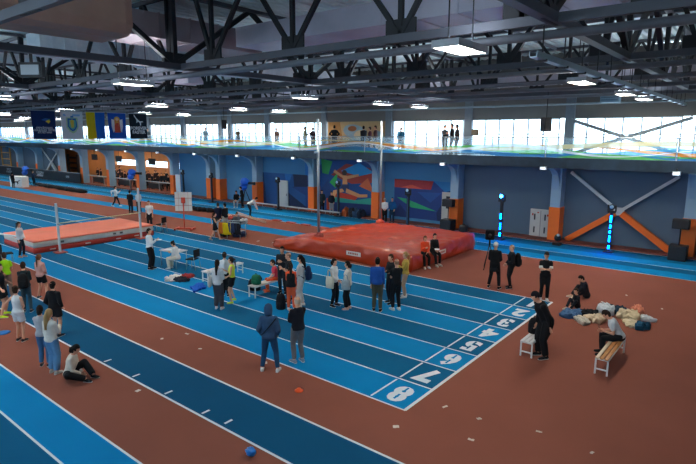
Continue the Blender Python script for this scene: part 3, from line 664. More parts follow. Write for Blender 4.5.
# screens hanging in the gallery
for u, z, lab in ((-47.2, 2.6, 'dark screen hanging in the gallery bay nearest the blue wall'), (-54.2, 2.7, 'dark screen hanging in the middle gallery bay'), (-60, 2.75, 'small dark screen hanging in the farthest gallery bay')):
    t = tag(empty('hanging_screen', (u, 23, z)), lab, 'screen')
    MB().box(-.65, .65, -.05, .05, 0, .7).build('display', plas('#131c22'), t, bevel=.01); MB().box(-.02, .02, -.02, .02, .7, 4.4-z).build('hanger', BLACK_S, t)

# ------------------------------------------------------------------ furniture
WOOD = mat('bench_pine', '#c98c4e', rough=.45, var=.25, scale=5); WHT = plas('#d3d8da')
def bench(loc, rz, label, L=2.0, W=.32, seat=None):
    t = tag(empty('bench', loc, rz), label, 'bench', 'gym benches')
    sm = seat or WOOD
    for i in range(3): MB().box(-W/2+i*W/3+.012, -W/2+(i+1)*W/3-.012, 0, L, .42, .45).build('seat_slat', sm if i != 0 or seat else mat('slat_pale', '#d6c3a6', rough=.45), t, bevel=.005)
    for y in (.06, L-.06):
        for x in (-W/2+.02, W/2-.02): MB().box(x-.018, x+.018, y-.018, y+.018, 0, .42).build('leg', WHT, t)
        MB().box(-W/2, W/2, y-.018, y+.018, .385, .418).build('end_frame', WHT, t); MB().box(-W/2+.02, W/2-.02, y-.014, y+.014, .12, .15).build('cross_rail', WHT, t)
    for x in (-W/2+.01, W/2-.01): MB().box(x-.012, x+.012, .08, L-.08, .39, .418).build('side_rail', WHT, t)
    return t
bench((2.88, 4.5, 0), 0, 'wooden slatted bench with white legs, carrying the seated man with a phone', 1.98)
bench((1.02, 4.4, 0), 0, 'white slatted bench beside the bending man in black', 1.3, .34, plas('#d8dadb'))
bench((-11.8, 3.5, 0), 0.05, 'white bench behind the two women by lane seven', 2.0, .36, plas('#d8dadb'))
bench((-8.75, 3.3, 0), 0.03, 'white bench under the boy in the red shirt', 1.9, .36, plas('#d2d0c6'))
def chair(loc, rz, label):
    t = tag(empty('folding_chair', loc, rz), label, 'chair', 'black padded chairs')
    BK = fab('#14171c')
    MB().box(-.22, .22, -.2, .22, .43, .48).build('seat', BK, t, bevel=.015)
    MB().box(-.22, .22, -.25, -.21, .55, .9).build('backrest', BK, t, bevel=.015)
    for x in (-.2, .2):
        MB().tube([(x, .2, 0), (x, .17, .43)], .014, 6).build('leg', STEEL, t); MB().tube([(x, -.28, 0), (x, -.2, .45), (x, -.235, .88)], .014, 6).build('leg', STEEL, t)
def faz(deg): return math.radians(deg)-PI/2
chair((-14.05, 4.55, 0), faz(200), 'black chair behind the white-topped woman at the judges table')
chair(at(161.5, 231.5), faz(200), 'black chair beside the standing man in a white tee by the mat')
chair((-21.6, -.2, 0), faz(80), 'black chair at the left edge behind the waiting athletes')
t = tag(empty('judges_table', (-15.1, 4.3, 0), .1), 'small grey folding table covered with papers', 'table')
MB().box(-.55, .55, -.35, .35, .72, .75).build('tabletop', plas('#b9c3c8'), t)
for x in (-.5, .5):
    for y in (-.3, .3): MB().tube([(x, y, 0), (x, y, .72)], .016, 6).build('leg', STEEL, t)
def sheet(loc, rz, label, w=.3, d=.21, col='#e4e8ea', name='paper_sheet', cat='paper', group=None):
    b = MB(); n = 6
    vs = [((i/n-.5)*w, (j/n-.5)*d, .006+.012*noise.noise(Vector((i*.5, j*.5, loc[0]*3)))) for j in range(n+1) for i in range(n+1)]
    b.add(vs, [(j*(n+1)+i, j*(n+1)+i+1, (j+1)*(n+1)+i+1, (j+1)*(n+1)+i) for j in range(n) for i in range(n)])
    o = b.build(name, plas(col)); o.location = loc; o.rotation_euler = (0, 0, rz)
    so = o.modifiers.new('thick', 'SOLIDIFY'); so.thickness = .004
    return tag(o, label, cat, group)
sheet((-15.35, 4.2, .755), .3, 'white paper sheet on the near end of the judges table'); sheet((-14.95, 4.45, .755), -.4, 'white paper sheet in the middle of the judges table'); sheet((-14.75, 4.2, .755), .9, 'white paper sheet at the woman side of the judges table')
# little tags and scraps lying about
for x, y in ((479, 419), (471, 440), (539, 432), (592, 453), (445, 407), (396, 427), (138, 391), (187, 334), (200, 349), (162, 339), (602, 302), (642, 309), (626.5, 295.5), (662, 309), (266, 363)):
    p_ = at(x, y); sheet((p_.x, p_.y, .006), R.uniform(0, 3), 'small pale paper scrap lying on the red floor', R.uniform(.09, .15), R.uniform(.05, .09), '#cdbfb2', 'paper_scrap', 'litter', 'paper scraps on the red floor')
p_ = at(299, 391)
o = MB().lathe([(.1, .004), (.105, .018), (.08, .03), (.045, .07), (.03, .075), (.025, .06)], n=18).build('marker_cone', plas('#f0561c')); o.location = p_; tag(o, 'flat orange marker cone on the red strip', 'cone')
o = MB()
b = MB(); b.ball((0, 0, .13), .15, .13, .13, 20, 14); me_o = b.build('crumpled_bag', plas('#0d7ad0', .35)); me_o.location = at(251, 456)
for v in me_o.data.vertices: v.co *= .66*(1+.3*noise.noise(v.co*14))
tag(me_o, 'crumpled blue plastic bag on the red strip near the bottom edge', 'bag')
o = MB().lathe([(.19, .004), (.2, .015), (.16, .03), (.1, .035), (.06, .025)], n=18).build('flat_marker_disc', plas('#0f6fb8')); o.location = at(3, 333); tag(o, 'flat blue marker disc at the left edge of the red strip', 'marker')

# clothes and bags
def garment(loc, s, hexc, label, seed, name='garment', cat='clothes', group=None, hgt=.14, rz=None):
    b = MB(); n, m_ = 44, 18
    b.ball((0, 0, 0), 1, 1, 1, n, m_); o = b.build(name, fab(hexc))
    for v in o.data.vertices:
        c = v.co.copy(); f = 1+.6*noise.noise(Vector((c.x*1.6, c.y*1.6, seed*3.1)))+.3*noise.noise(Vector((c.x*4.6, c.y*4.6, seed*1.1))); w = .4*noise.noise(Vector((c.x*3.2, c.y*3.2, seed*1.7+5)))+.3*noise.noise(Vector((c.x*7, c.y*7, seed)))+.25*(.5-abs(noise.noise(Vector((c.x*4+c.y*2, c.y*3, seed*2)))))
        z = c.z
        v.co = Vector((c.x*s[0]*f, c.y*s[1]*f, max(0, hgt*(.5+.5*z+(w if z > -.3 else 0))*(1 if z > -.2 else .1))))
    o.location = loc; o.rotation_euler = (0, 0, rz if rz is not None else seed)
    return tag(o, label, cat, group)
G1 = 'clothes heaped on the floor by the slatted bench'
for i, (x, y, sx, sy, hx, lab, h) in enumerate([
    (571, 316, .42, .3, '#3d5f86', 'blue denim jeans crumpled at the near end of the clothes heap', .16), (581, 322, .3, .2, '#b9b4a6', 'pale grey garment beside the crumpled jeans', .14), (590, 316, .34, .22, '#10151d', 'black garment behind the seated child', .18),
    (597, 321, .36, .26, '#cbb89b', 'beige fleece in the middle of the clothes heap', .2), (605, 313, .4, .26, '#c9d2d8', 'white puffed jacket on top of the clothes heap', .28), (617, 313, .34, .2, '#1b3447', 'dark teal jacket behind the white puffed jacket', .22),
    (628, 318, .4, .3, '#d4c39f', 'cream coat at the back of the clothes heap', .24), (637, 316, .26, .2, '#d98a6f', 'salmon garment lying on the cream coat', .3), (645, 320, .26, .16, '#c6ccd0', 'white tee at the far end of the clothes heap', .14),
    (642, 329, .22, .16, '#1d4f6b', 'small teal bag at the far end of the clothes heap', .2), (632, 325, .34, .22, '#cfc0a2', 'cream scarf spread before the teal bag', .12)]):
    p_ = at(x, y); garment(p_, (sx, sy), hx, lab, i+1.3, group=G1, hgt=h)
for i, (x, y, sx, sy, hx, lab, h) in enumerate([(171, 280, .42, .22, '#c8c6c4', 'pale clothes spread on lane seven by the judges table', .1), (181, 281, .3, .2, '#2a2c35', 'dark garment lying among pale clothes on lane seven', .16), (187, 278, .3, .18, '#a0373a', 'dark red garment on the pale clothes of lane seven', .16), (199, 288, .5, .26, '#0f56b8', 'bright blue jacket lying on the lane', .12), (177, 278, .3, .2, '#d5d2cf', 'white towel lying with the clothes on lane seven', .12)]):
    garment(at(x, y), (sx, sy), hx, lab, i+21.3, group='clothes lying on lane seven', hgt=h)
def bag(loc, rz, label, hexc, w=.36, d=.26, h=.42, name='sports_bag'):
    t = tag(empty(name, loc, rz), label, 'bag')
    b = MB(); b.loft([(Vector((0, 0, z*h)), w/2*q, d/2*q, Vector((1, 0, 0)), Vector((0, 1, 0))) for z, q in ((0, .8), (.06, 1), (.5, 1.02), (.8, .9), (.95, .65), (1, .3))], 14); b.build('body', fab(hexc), t)
    b = MB(); b.loft([(Vector((0, -d/2*.85, z*h)), w*.32*q, .06*q, Vector((1, 0, 0)), Vector((0, 1, 0))) for z, q in ((.08, .7), (.14, 1), (.4, 1), (.5, .7))], 10); b.build('pocket', fab(hexc), t)
    for s_ in (-1, 1): MB().tube([(s_*w*.22, d*.4, h*.15), (s_*w*.25, d*.62, h*.5), (s_*w*.18, d*.36, h*.9)], .018, 6).build('strap', fab('#0c0e12'), t)
    MB().tube([(-.05, 0, h*.97), (-.03, 0, h*1.1), (.03, 0, h*1.1), (.05, 0, h*.97)], .01, 6).build('handle', fab('#0c0e12'), t)
    return t
bag(at(254.5, 290), .3, 'black bag on the track beside the boy in red', '#12151b', .5, .36, .45)
bag(at(281, 309), .5, 'black bag standing by the girl in orange trousers', '#14171d', .34, .28, .55)
bag((-8.78, 3.6, .455), .1, 'green bag on the bench beside the boy in red', '#1c6a4c', .4, .3, .36)
bag((.98, 5.15, .455), .4, 'black backpack standing on the white bench under the bending man', '#0e1014', .36, .26, .45)

# equipment rack with clothes near the run-up, hurdles frame
RA, RB = at(217.5, 236.5), at(243, 238.5); RD = (RB-RA); RL = RD.length; RZ = math.atan2(RD.y, RD.x); RM = (RA+RB)/2
t = tag(empty('clothes_rack', RM, RZ), 'low metal frame draped with kit beside the vault run-up', 'rack'); RH = RL/2
for x in (-RH, 0, RH):
    for y in (-.3, .3): MB().tube([(x, y, 0), (x, y, .95)], .022, 6).build('leg', BLACK_S if x > 1 else STEEL, t)
for y in (-.3, .3): MB().tube([(-RH, y, .95), (RH, y, .95)], .03, 6).build('top_rail', STEEL, t)
for x in (-RH, RH): MB().tube([(x, -.3, .95), (x, .3, .95)], .022, 6).build('end_rail', BLACK_S, t)
MB().box(-RH, RH, -.28, .28, .42, .45).build('shelf', GREY_S, t)
def hung(u, v, w, h, hexc, label, z=.97):
    b = MB(); n = 10
    for sd, rr in ((0, .05), (1, .035)):
        pass
    rg = []
    for j in range(n+1):
        s_ = j/n
        # front drop, over the rail, rear drop
        if s_ < .6: z_, y_ = z-h+h*s_/.6, -.045-.03*math.sin(s_*6)
        else: z_, y_ = z-(s_-.6)*h*1.1, .045
        if .5 < s_ < .7: z_ = z+.01
        rg.append([(x-w/2, z_, y_) for x in (0,)])
    vs = []; m_ = 8
    for j in range(n+1):
        s_ = j/n; a = rg[j][0]
        for i in range(m_+1):
            x = (i/m_-.5)*w*(1+.12*(1-s_)); vs.append((x, a[2]+.025*math.sin(i*1.9+j*.3), a[1]-z+.02*math.sin(i*1.3)))
    b.add(vs, [(j*(m_+1)+i, j*(m_+1)+i+1, (j+1)*(m_+1)+i+1, (j+1)*(m_+1)+i) for j in range(n) for i in range(m_)], True)
    o = b.build('hanging_garment', fab(hexc)); q = Vector((RH*u, -.3, 0)); q.rotate(Matrix.Rotation(RZ, 3, 'Z')); o.location = RM+q+Vector((0, 0, z)); o.rotation_euler = (0, 0, RZ)
    so = o.modifiers.new('thick', 'SOLIDIFY'); so.thickness = .02
    return tag(o, label, 'clothes', 'kit draped on the metal frame')
hung(-.02, 0, .55, .75, '#e3c417', 'bright yellow jersey draped on the metal frame'); hung(-.42, 0, .35, .7, '#d9762b', 'orange top draped left of the yellow jersey'); hung(.42, 0, .55, .6, '#2c3f66', 'navy jacket draped right of the yellow jersey'); hung(-.8, 0, .4, .6, '#9fb0bd', 'pale grey top draped on the metal frame'); hung(.82, 0, .4, .7, '#1b1f28', 'black trousers draped at the right end of the metal frame')
for i, (x, y, hx, lab) in enumerate([(232, 221, '#a8443c', 'dark red kit heaped behind the metal frame'), (238, 222, '#2a303a', 'black kit bag heaped behind the metal frame'), (243, 223.5, '#b9bec4', 'white towel heaped behind the metal frame'), (227, 219, '#c59f86', 'beige jacket heaped behind the metal frame'), (238, 236.5, '#2b3f63', 'navy bag lying under the right end of the metal frame'), (226, 235.5, '#23262e', 'dark bag lying under the yellow jersey')]):
    garment(at(x, y), (.4, .26), hx, lab, i+41.1, group='kit around the metal frame', hgt=.28)
for i, (dx, lab) in enumerate(((0, 'upper pale vaulting pole lying on trestles by the run-up'), (.22, 'lower pale vaulting pole lying on trestles by the run-up'))):
    pipe(lab, at(237, 212+dx*6, .9), at(266, 222+dx*5, .3), .03, plas('#d8b79a'), 'vaulting pole', 'vaulting_pole')
for k, (u, v) in enumerate([tuple(at(x, y)[:2]) for x, y in ((277, 220.5), (291, 222.8), (306, 225), (324, 228))]):
    o = MB().box(-.35, .35, -.16, .16, 0.002, .05).build('takeoff_marker', plas('#a8331f'), bevel=.01); o.location = (u, v, 0); tag(o, 'flat dark red marker board on the red floor, %s from the left' % ordn[k], 'marker', 'flat red marker boards by the run-up')
def bundle(a, b, label, r, hexc):
    a = Vector(a); b = Vector(b); t = tag(empty('pole_bag', a), label, 'pole bag'); d = b-a
    n = 12; pts = [d*(i/n)+Vector((0, .06*math.sin(i*1.7), r+.02)) for i in range(n+1)]
    MB().tube(pts, [r*(.6 if i in (0, n) else 1+.15*math.sin(i*2.3)) for i in range(n+1)], 10).build('bag_tube', fab(hexc), t)
    for q in (.3, .65): MB().tube([d*q+Vector((-.02, 0, r)), d*q+d.normalized()*.08+Vector((0, 0, r))], r*1.2, 10).build('strap', fab('#2d333b'), t)
bundle((-30, 15.7, 0), (-26.9, 15.9, 0), 'long black pole bag lying on the red strip behind the result board', .16, '#0f1318')
bundle((-60.5, 16.2, 0), (-47.8, 15.9, 0), 'long black pole bag lying on the far red strip left of the runners', .2, '#0f1318')
# sponsor box and tripod cameras at the far side
def camera_rig(loc, rz, label, s_=1.):
    t = tag(empty('covered_camera', loc, rz), label, 'camera', 'television cameras in blue covers')
    for a in (0, 2.1, 4.2): MB().tube([(0, 0, 1.35), (.5*math.cos(a), .5*math.sin(a), 0)], .03, 6).build('tripod_leg', BLACK_S, t)
    BL = mat('rain_cover', '#0f63d8', rough=.4, var=.2, scale=4, bump=.4, bscale=8)
    b = MB(); b.ball((0, 0, 1.95), .32, .42, .34, 16, 10); b.ball((0, -.15, 1.5), .3, .3, .3, 14, 10); o = b.build('blue_cover', BL, t)
    for v in o.data.vertices: v.co += v.normal*.06*noise.noise(v.co*5)
    MB().tube([(0, .3, 1.85), (0, .85, 1.82), (0, .98, 1.82)], [.11, .12, .14], 12).build('lens', plas('#0d1015'), t)
    MB().tube([(-.05, -.3, 1.6), (-.2, -.8, 1.35)], .02, 6).build('pan_handle', BLACK_S, t)
camera_rig((-28.4, 19.9, .1), faz(15), 'blue covered television camera pointing right before the blue wall')
camera_rig((-45.8, 19.8, .1), faz(40), 'blue covered television camera between the gallery bays')
camera_rig((onv(26.5, 15.6, 180), 15.6, 0), faz(20), 'blue covered television camera at the far left before the black hoarding')
t = tag(empty('sponsor_box', (onv(19.5, 14.6, 183), 14.6, 0), .2), 'white block with a black leaping cat at the far left', 'box')
MB().box(-1.1, 1.1, -.4, .4, 0, 1.2).build('block', plas('#d9e2e6'), t, bevel=.03)
MB().poly([(-y*1.2+.1, -.402, z*.85+1.08) for y, z in puma], -.012, (0, 1, 0)).build('emblem', plas('#1b2126'), t, fix=True)
t = tag(empty('tripod_monitor', (onv(489, 12.9, 255), 12.9, 0), .4), 'black camera on a tripod behind the man in the white cap', 'camera')
for a in (0, 2.1, 4.2): MB().tube([(0, 0, 1.1), (.4*math.cos(a), .4*math.sin(a), 0)], .02, 6).build('tripod_leg', BLACK_S, t)
MB().tube([(0, 0, 1.08), (0, 0, 1.36)], .04, 8).build('centre_column', BLACK_S, t); MB().box(-.2, .2, -.16, .16, 1.33, 1.76).build('camera_body', fab('#10131a'), t, bevel=.05); MB().tube([(0, -.15, 1.55), (0, -.38, 1.55)], .07, 10).build('lens', BLACK_S, t)

# ------------------------------------------------------------------ people
PEND = []
X0, Y0, Z0 = Vector((1, 0, 0)), Vector((0, 1, 0)), Vector((0, 0, 1))
def ik(a, b, l1, l2, bend):
    """joint between a and b, pushed towards bend"""
    d = b-a; L_ = min(d.length, (l1+l2)*.999); t = d.normalized(); b = a+t*L_
    x = (l1*l1-l2*l2+L_*L_)/(2*L_); h = math.sqrt(max(0, l1*l1-x*x)); p_ = (bend-t*bend.dot(t)).normalized()
    return a+t*x+p_*h, b
ARM = {  # wrist target relative to the shoulder (right arm), elbow bend direction; units of a 1.75 m person
 'down': ((.035, .06, -.525), (.1, -1, 0)), 'crossed': ((-.2, .24, -.2), (.7, -.2, -1)), 'phone': ((-.1, .3, -.14), (.35, -.3, -1)), 'hips': ((.0, .04, -.34), (1, -.7, 0)),
 'pocket': ((.03, .1, -.45), (.6, -1, 0)), 'behind': ((-.1, -.16, -.44), (.7, -.8, 0)), 'front': ((-.1, .2, -.4), (.6, -.5, -.2)), 'reach': ((-.02, .46, -.2), (.3, 0, -1)),
 'face': ((-.08, .2, .1), (.5, .2, -1)), 'out': ((.33, .12, -.36), (.2, -1, 0)), 'fwd_down': ((-.04, .22, -.46), (.4, -1, 0)), 'run_f': ((-.06, .3, -.1), (.2, -.3, -1)), 'run_b': ((.06, -.25, -.3), (.3, -1, .2)), 'lap': ((-.1, .3, -.36), (.6, -.3, -.6)), 'back': ((.08, -.32, -.42), (.3, -.6, .3)), 'rail': ((.02, .4, -.3), (.4, -.4, -.8))}
def hand(mb, w, d, up, side, s, closed=.4):
    """palm and five unequal bent fingers; d points along the forearm, side towards the thumb"""
    nrm = d.cross(side).normalized()
    mb.loft([(w-d*.012*s, .022*s, .018*s, side, nrm), (w+d*.03*s, .036*s, .016*s, side, nrm), (w+d*.07*s, .041*s, .015*s, side, nrm), (w+d*.092*s, .036*s, .011*s, side, nrm)], 10)
    for k, (o, l) in enumerate(((.03, .068), (.010, .077), (-.011, .072), (-.031, .056))):
        p_ = w+d*.082*s+side*o*s; c = nrm*closed
        q = p_+(d+c*.35).normalized()*l*.42*s; r_ = q+(d+c*1.3).normalized()*l*.33*s; e = r_+(d+c*2.4).normalized()*l*.27*s
        mb.tube([p_, q, r_, e], [.0095*s, .009*s, .008*s, .006*s], 6, ref=side)
    p_ = w+d*.025*s+side*.026*s; q = p_+(side*.8+d*.7).normalized()*.04*s; e = q+(side*.15+d).normalized()*.036*s
    mb.tube([p_, q, e], [.012*s, .011*s, .008*s], 6, ref=nrm)
def person(label, loc, face, H=1.72, sex='m', top=('#20242c', 'long'), bot=('#15181e', 'long'), shoes='#15181c', hair=('short', '#2a2019'), arms='down', legs='stand', lean=0., head=(0, 0), skin=0, tw=1., vox=.021, z=None, group=None, sole=True, turn=0):
    loc = Vector(loc)
    if z is not None: loc.z = z
    root = empty('person', loc, faz(face), label, 'person', group)
    s = H/1.75; wf = {'m': 1., 'f': .88, 'c': .84}[sex]*tw
    la, ra = (arms, arms) if isinstance(arms, str) else arms
    # pelvis height and feet
    if legs == 'bench': P = Vector((0, 0, .55*s)) if s > .9 else Vector((0, 0, .5)); ft = [Vector((i*.11*s, .40*s, .085*s)) for i in (-1, 1)]; bd = [Vector((i*.12, .3, 1)) for i in (-1, 1)]
    elif legs == 'mat': P = Vector((0, 0, .66)); ft = [Vector((-.1, .42*s, .09)), Vector((.12, .5*s, .09))]; bd = [Vector((i*.1, .5, 1)) for i in (-1, 1)]
    elif legs == 'floor': P = Vector((0, 0, .12)); ft = [Vector((.14*s, .36*s, .075)), Vector((-.12*s, .30*s, .075))]; bd = [Vector((-1, .5, .35)), Vector((1, .5, .35))]
    elif legs == 'knees': P = Vector((0, 0, .12)); ft = [Vector((i*.12*s, .5*s, .08)) for i in (-1, 1)]; bd = [Vector((i*.2, 0, 1)) for i in (-1, 1)]
    elif legs == 'side': P = Vector((0, 0, .12)); ft = [Vector((.02*s, .6*s, .08)), Vector((.26*s, .5*s, .08))]; bd = [Vector((-.2, .4, .5)), Vector((.8, .3, .4))]
    elif legs == 'kneel': P = Vector((0, 0, .34*s)); ft = [Vector((-.12*s, .26*s, .085*s)), Vector((.14*s, -.22*s, .1*s))]; bd = [Vector((-.2, 1, .6)), Vector((.2, 1, -.2))]
    elif legs == 'walk': P = Vector((0, 0, .93*s)); ft = [Vector((-.07*s, .28*s, .09*s)), Vector((.07*s, -.3*s, .13*s))]; bd = [Y0, Y0]
    elif legs == 'run': P = Vector((0, 0, .93*s)); ft = [Vector((-.07*s, .42*s, .2*s)), Vector((.07*s, -.42*s, .3*s))]; bd = [Y0, Y0]
    elif legs == 'wide': P = Vector((0, 0, .93*s)); ft = [Vector((i*.2*s, -.02*i, .085*s)) for i in (-1, 1)]; bd = [Y0, Y0]
    elif legs == 'bend': P = Vector((0, -.07*s, .935*s)); ft = [Vector((i*.13*s, .04*i, .085*s)) for i in (-1, 1)]; bd = [Y0, Y0]
    else: P = Vector((0, 0, .945*s)); ft = [Vector((-.105*s, .03*s, .085*s)), Vector((.105*s, -.03*s, .085*s))]; bd = [Y0, Y0]
    a = math.radians(lean); up = Vector((0, math.sin(a), math.cos(a))); fw = Vector((0, math.cos(a), -math.sin(a)))
    tz = math.radians(turn)
    if turn: rm = Matrix.Rotation(tz, 3, up); rt = rm @ X0; fw = rm @ fw
    else: rt = X0.copy()
    def T(o, y=0., x=0.): return P+up*(o*s)+fw*(y*s)+rt*(x*s)
    fem = sex == 'f'
    TS = [(-.11, .11, .08, 0), (-.05, .16, .112, -.005), (.02, .158 if not fem else .178, .115, -.008), (.12, .138 if not fem else .13, .1, 0), (.24, .143 if not fem else .142, .108, .008), (.36, .155, .115 if not fem else .128, .01), (.44, .146, .1, 0), (.49, .1, .078, -.008), (.53, .07, .062, -.008)]
    def torso(t=0., lo=-.2, hi=.6, sc=1.):
        out = []
        for o, rx, ry, yy in TS:
            if lo-1e-6 <= o <= hi: out.append((T(o, yy), (rx*wf*sc+t)*s, (ry*(1 if not fem else .95)*sc*(tw if tw > 1 else 1)+t)*s, rt, fw))
        return out
    hips = [P+X0*(i*.088*wf*s)-Vector((0, 0, .03*s)) for i in (-1, 1)]
    knees = []; ank = []
    for i in (0, 1):
        k, e = ik(hips[i], ft[i], .425*s, .42*s, bd[i]); knees.append(k); ank.append(e)
    sho = [T(.445, 0, i*.163*wf) for i in (-1, 1)]; elb = []; wri = []
    for i, key in enumerate((la, ra)):
        sg = (-1, 1)[i]; w, bdv = ARM[key]
        tgt = sho[i]+rt*(w[0]*sg*s)+fw*(w[1]*s)+(up if abs(lean) < 35 else Z0)*(w[2]*s)
        bv = rt*(bdv[0]*sg)+fw*bdv[1]+up*bdv[2]
        e, w2 = ik(sho[i], tgt, .285*s, .25*s, bv); elb.append(e); wri.append(w2)
    # head
    hy, hp = math.radians(head[0]), math.radians(head[1]+lean*.55)
    hu = Vector((0, math.sin(hp), math.cos(hp))); hf = Vector((0, math.cos(hp), -math.sin(hp))); rm = Matrix.Rotation(hy+tz, 3, Z0)
    hu = rm @ hu; hf = rm @ hf; hr = hf.cross(hu).normalized()
    nb = T(.52, -.005); hs = s if sex != 'c' else s*1.12
    hc = nb+up*(.06*s)+hu*(.115*hs)+hf*(.025*hs)
    # ---- body
    b = MB()
    b.loft(torso(), 16); b.loft([(T(.47), .062*s*wf, .06*s, rt, fw), (nb+up*.02*s, .055*s*wf, .055*s, rt, fw), (hc-hu*.06*hs-hf*.012, .052*s, .056*s, hr, hf)], 12)
    hd = []
    for zz, rx, ry, yy in ((-.118, .028, .03, .045), (-.1, .046, .058, .03), (-.06, .061, .08, .012), (-.01, .072, .092, .002), (.04, .076, .096, -.004), (.08, .068, .086, -.008), (.108, .044, .056, -.008), (.12, .012, .016, -.008)):
        hd.append((hc+hu*zz*hs+hf*yy*hs, rx*hs, ry*hs, hr, hf))
    b.loft(hd, 16)
    b.loft([(hc+hf*.085*hs+hu*.012*hs, .007*hs, .006*hs, hr, hf), (hc+hf*.1*hs-hu*.015*hs, .013*hs, .014*hs, hr, hf), (hc+hf*.1*hs-hu*.034*hs, .018*hs, .017*hs, hr, hf), (hc+hf*.086*hs-hu*.042*hs, .012*hs, .01*hs, hr, hf)], 8)
    for i in (-1, 1): b.ball(hc+hr*(i*.077*hs)-hf*.008*hs-hu*.01*hs, .012*hs, .022*hs, .032*hs, 8, 6, (hr, hf, hu))
    for i in (0, 1):
        b.ball(sho[i], .052*s*wf, n=10); b.tube([sho[i], elb[i]], [.048*s*wf, .037*s*wf], 10); b.ball(elb[i], .037*s*wf, n=10); b.tube([elb[i], wri[i]], [.038*s*wf, .026*s], 10)
        b.tube([hips[i]+Z0*.05*s, (hips[i]+knees[i])/2, knees[i]], [.092*s*wf, .078*s*wf, .056*s], 12); b.ball(knees[i], .056*s, n=10)
        m_ = knees[i]*.68+ank[i]*.32; b.tube([knees[i], m_, ank[i]], [.054*s, .056*s*wf, .036*s], 10)
        b.ball(ank[i], .038*s, n=8)
    o = b.build('body', [SKIN[skin], EYE, LIP], root); PEND.append((o, vox*.8, (hc, hr, hf, hu, hs)))
    hb = MB()
    for i in (0, 1):
        d = (wri[i]-elb[i]).normalized(); sd = (rt*(-1 if i else 1)); sd = fw*.7+sd*.5; sd = (sd-d*sd.dot(d)).normalized()
        hand(hb, wri[i], d, up, sd, s*(1 if not fem else .92))
    o['hand'] = 1; PEND[-1] = PEND[-1]+(hb,)
    # ---- clothing
    kind = top[1]; t_ = {'tee': .016, 'long': .018, 'jacket': .024, 'hoodie': .03, 'tank': .01, 'coat': .03, 'loose': .027}[kind]
    hem = {'tank': -.03, 'tee': -.06, 'long': -.06, 'jacket': -.09, 'hoodie': -.09, 'coat': -.11, 'loose': -.09}[kind]
    b = MB(); ts = torso(t_, hem-.001, .5 if kind != 'tank' else .45)
    if kind == 'coat' and legs not in ('bench', 'floor', 'knees', 'mat'): ts = [(P-Z0*(.28*s), .195*s*wf, .16*s, rt, fw)]+ts
    elif legs in ('stand', 'walk', 'wide', 'run', 'bend') and hem < -.05: pass
    ts.append((T(.535, -.006), (.066+t_*.5)*s, (.062+t_*.5)*s, rt, fw)); b.loft(ts, 16)
    if kind != 'tank':
        for i in (0, 1):
            b.ball(sho[i], (.052*wf+t_*.8)*s, n=10)
            if kind == 'tee': b.tube([sho[i], sho[i]+(elb[i]-sho[i])*.68], [(.056*wf+t_)*s, (.054*wf+t_)*s], 10)
            else:
                b.tube([sho[i], elb[i]], [(.046*wf+t_*.8)*s, (.038*wf+t_*.8)*s], 10); b.ball(elb[i], (.038*wf+t_*.8)*s, n=10); b.tube([elb[i], elb[i]+(wri[i]-elb[i])*.96], [(.038*wf+t_*.8)*s, (.028+t_*.6)*s], 10)
    if kind in ('hoodie',) and hair[0] != 'hood': b.ball(T(.5, -.09), .1*s, .07*s, .06*s, 10, 8)
    o = b.build({'tee': 'tee_shirt', 'tank': 'vest', 'coat': 'coat', 'jacket': 'jacket', 'hoodie': 'hooded_jacket'}.get(kind, 'long_sleeve_top'), fab(top[0]), root); PEND.append((o, vox, None))
    bk = bot[1]; q = {'long': .014, 'wide': .034, 'shorts': .022, 'tight': .008, 'skirt': .02}[bk]
    b = MB(); b.loft(torso(.014, -.2, .025)+[(T(.07), (.155*wf+.012)*s, (.106+.012)*s, rt, fw)], 16)
    for i in (0, 1):
        h0 = hips[i]+Z0*.05*s; md = (hips[i]+knees[i])/2
        if bk in ('shorts', 'skirt'): b.tube([h0, md, hips[i]+(knees[i]-hips[i])*.66], [(.096*wf+q)*s, (.088*wf+q)*s, (.082*wf+q+.01)*s], 12)
        else:
            b.tube([h0, md, knees[i]], [(.092*wf+q)*s, (.08*wf+q)*s, (.058+q)*s], 12); b.ball(knees[i], (.058+q)*s, n=10)
            m_ = knees[i]*.6+ank[i]*.4; b.tube([knees[i], m_, ank[i]+(knees[i]-ank[i])*.04], [(.057+q)*s, (.056+q)*s, (.043+q*1.1)*s], 10)
    o = b.build({'shorts': 'shorts', 'skirt': 'skirt'}.get(bk, 'trousers'), fab(bot[0]), root); PEND.append((o, vox, None))
    for i in (0, 1):
        sg = (-1, 1)[i]; an = ank[i]; sh = (an-knees[i]).normalized()
        fd = Vector((sg*.16, 1, 0)).normalized()
        if legs == 'kneel' and i == 1: fd = Vector((0, -.5, -.85)).normalized()
        if legs in ('floor',): fd = Vector((sg*-.8, .55, 0)).normalized()
        if legs in ('side',): fd = Vector((.3, .95, .05)).normalized()
        if legs == 'run' and i == 1: fd = Vector((0, .6, -.8)).normalized()
        if legs == 'walk' and i == 1: fd = Vector((.05, .9, -.3)).normalized()
        fr = fd.cross(Z0).normalized(); fu = fr.cross(fd).normalized()
        base = an-fu*(.052*s)
        fs_ = s*(1 if not fem else .92)
        m = MB(); m.loft([(base-fd*.075*fs_+fu*.012*s, .022*fs_, .03*fs_, fr, fu), (base-fd*.06*fs_+fu*.012*s, .036*fs_, .05*fs_, fr, fu), (base+fu*.018*s, .04*fs_, .056*fs_, fr, fu), (base+fd*.06*fs_+fu*.003*s, .044*fs_, .044*fs_, fr, fu), (base+fd*.13*fs_-fu*.004*s, .047*fs_, .03*fs_, fr, fu), (base+fd*.18*fs_-fu*.008*s, .03*fs_, .02*fs_, fr, fu)], 10)
        so = m.build('shoe', fab(shoes), root)
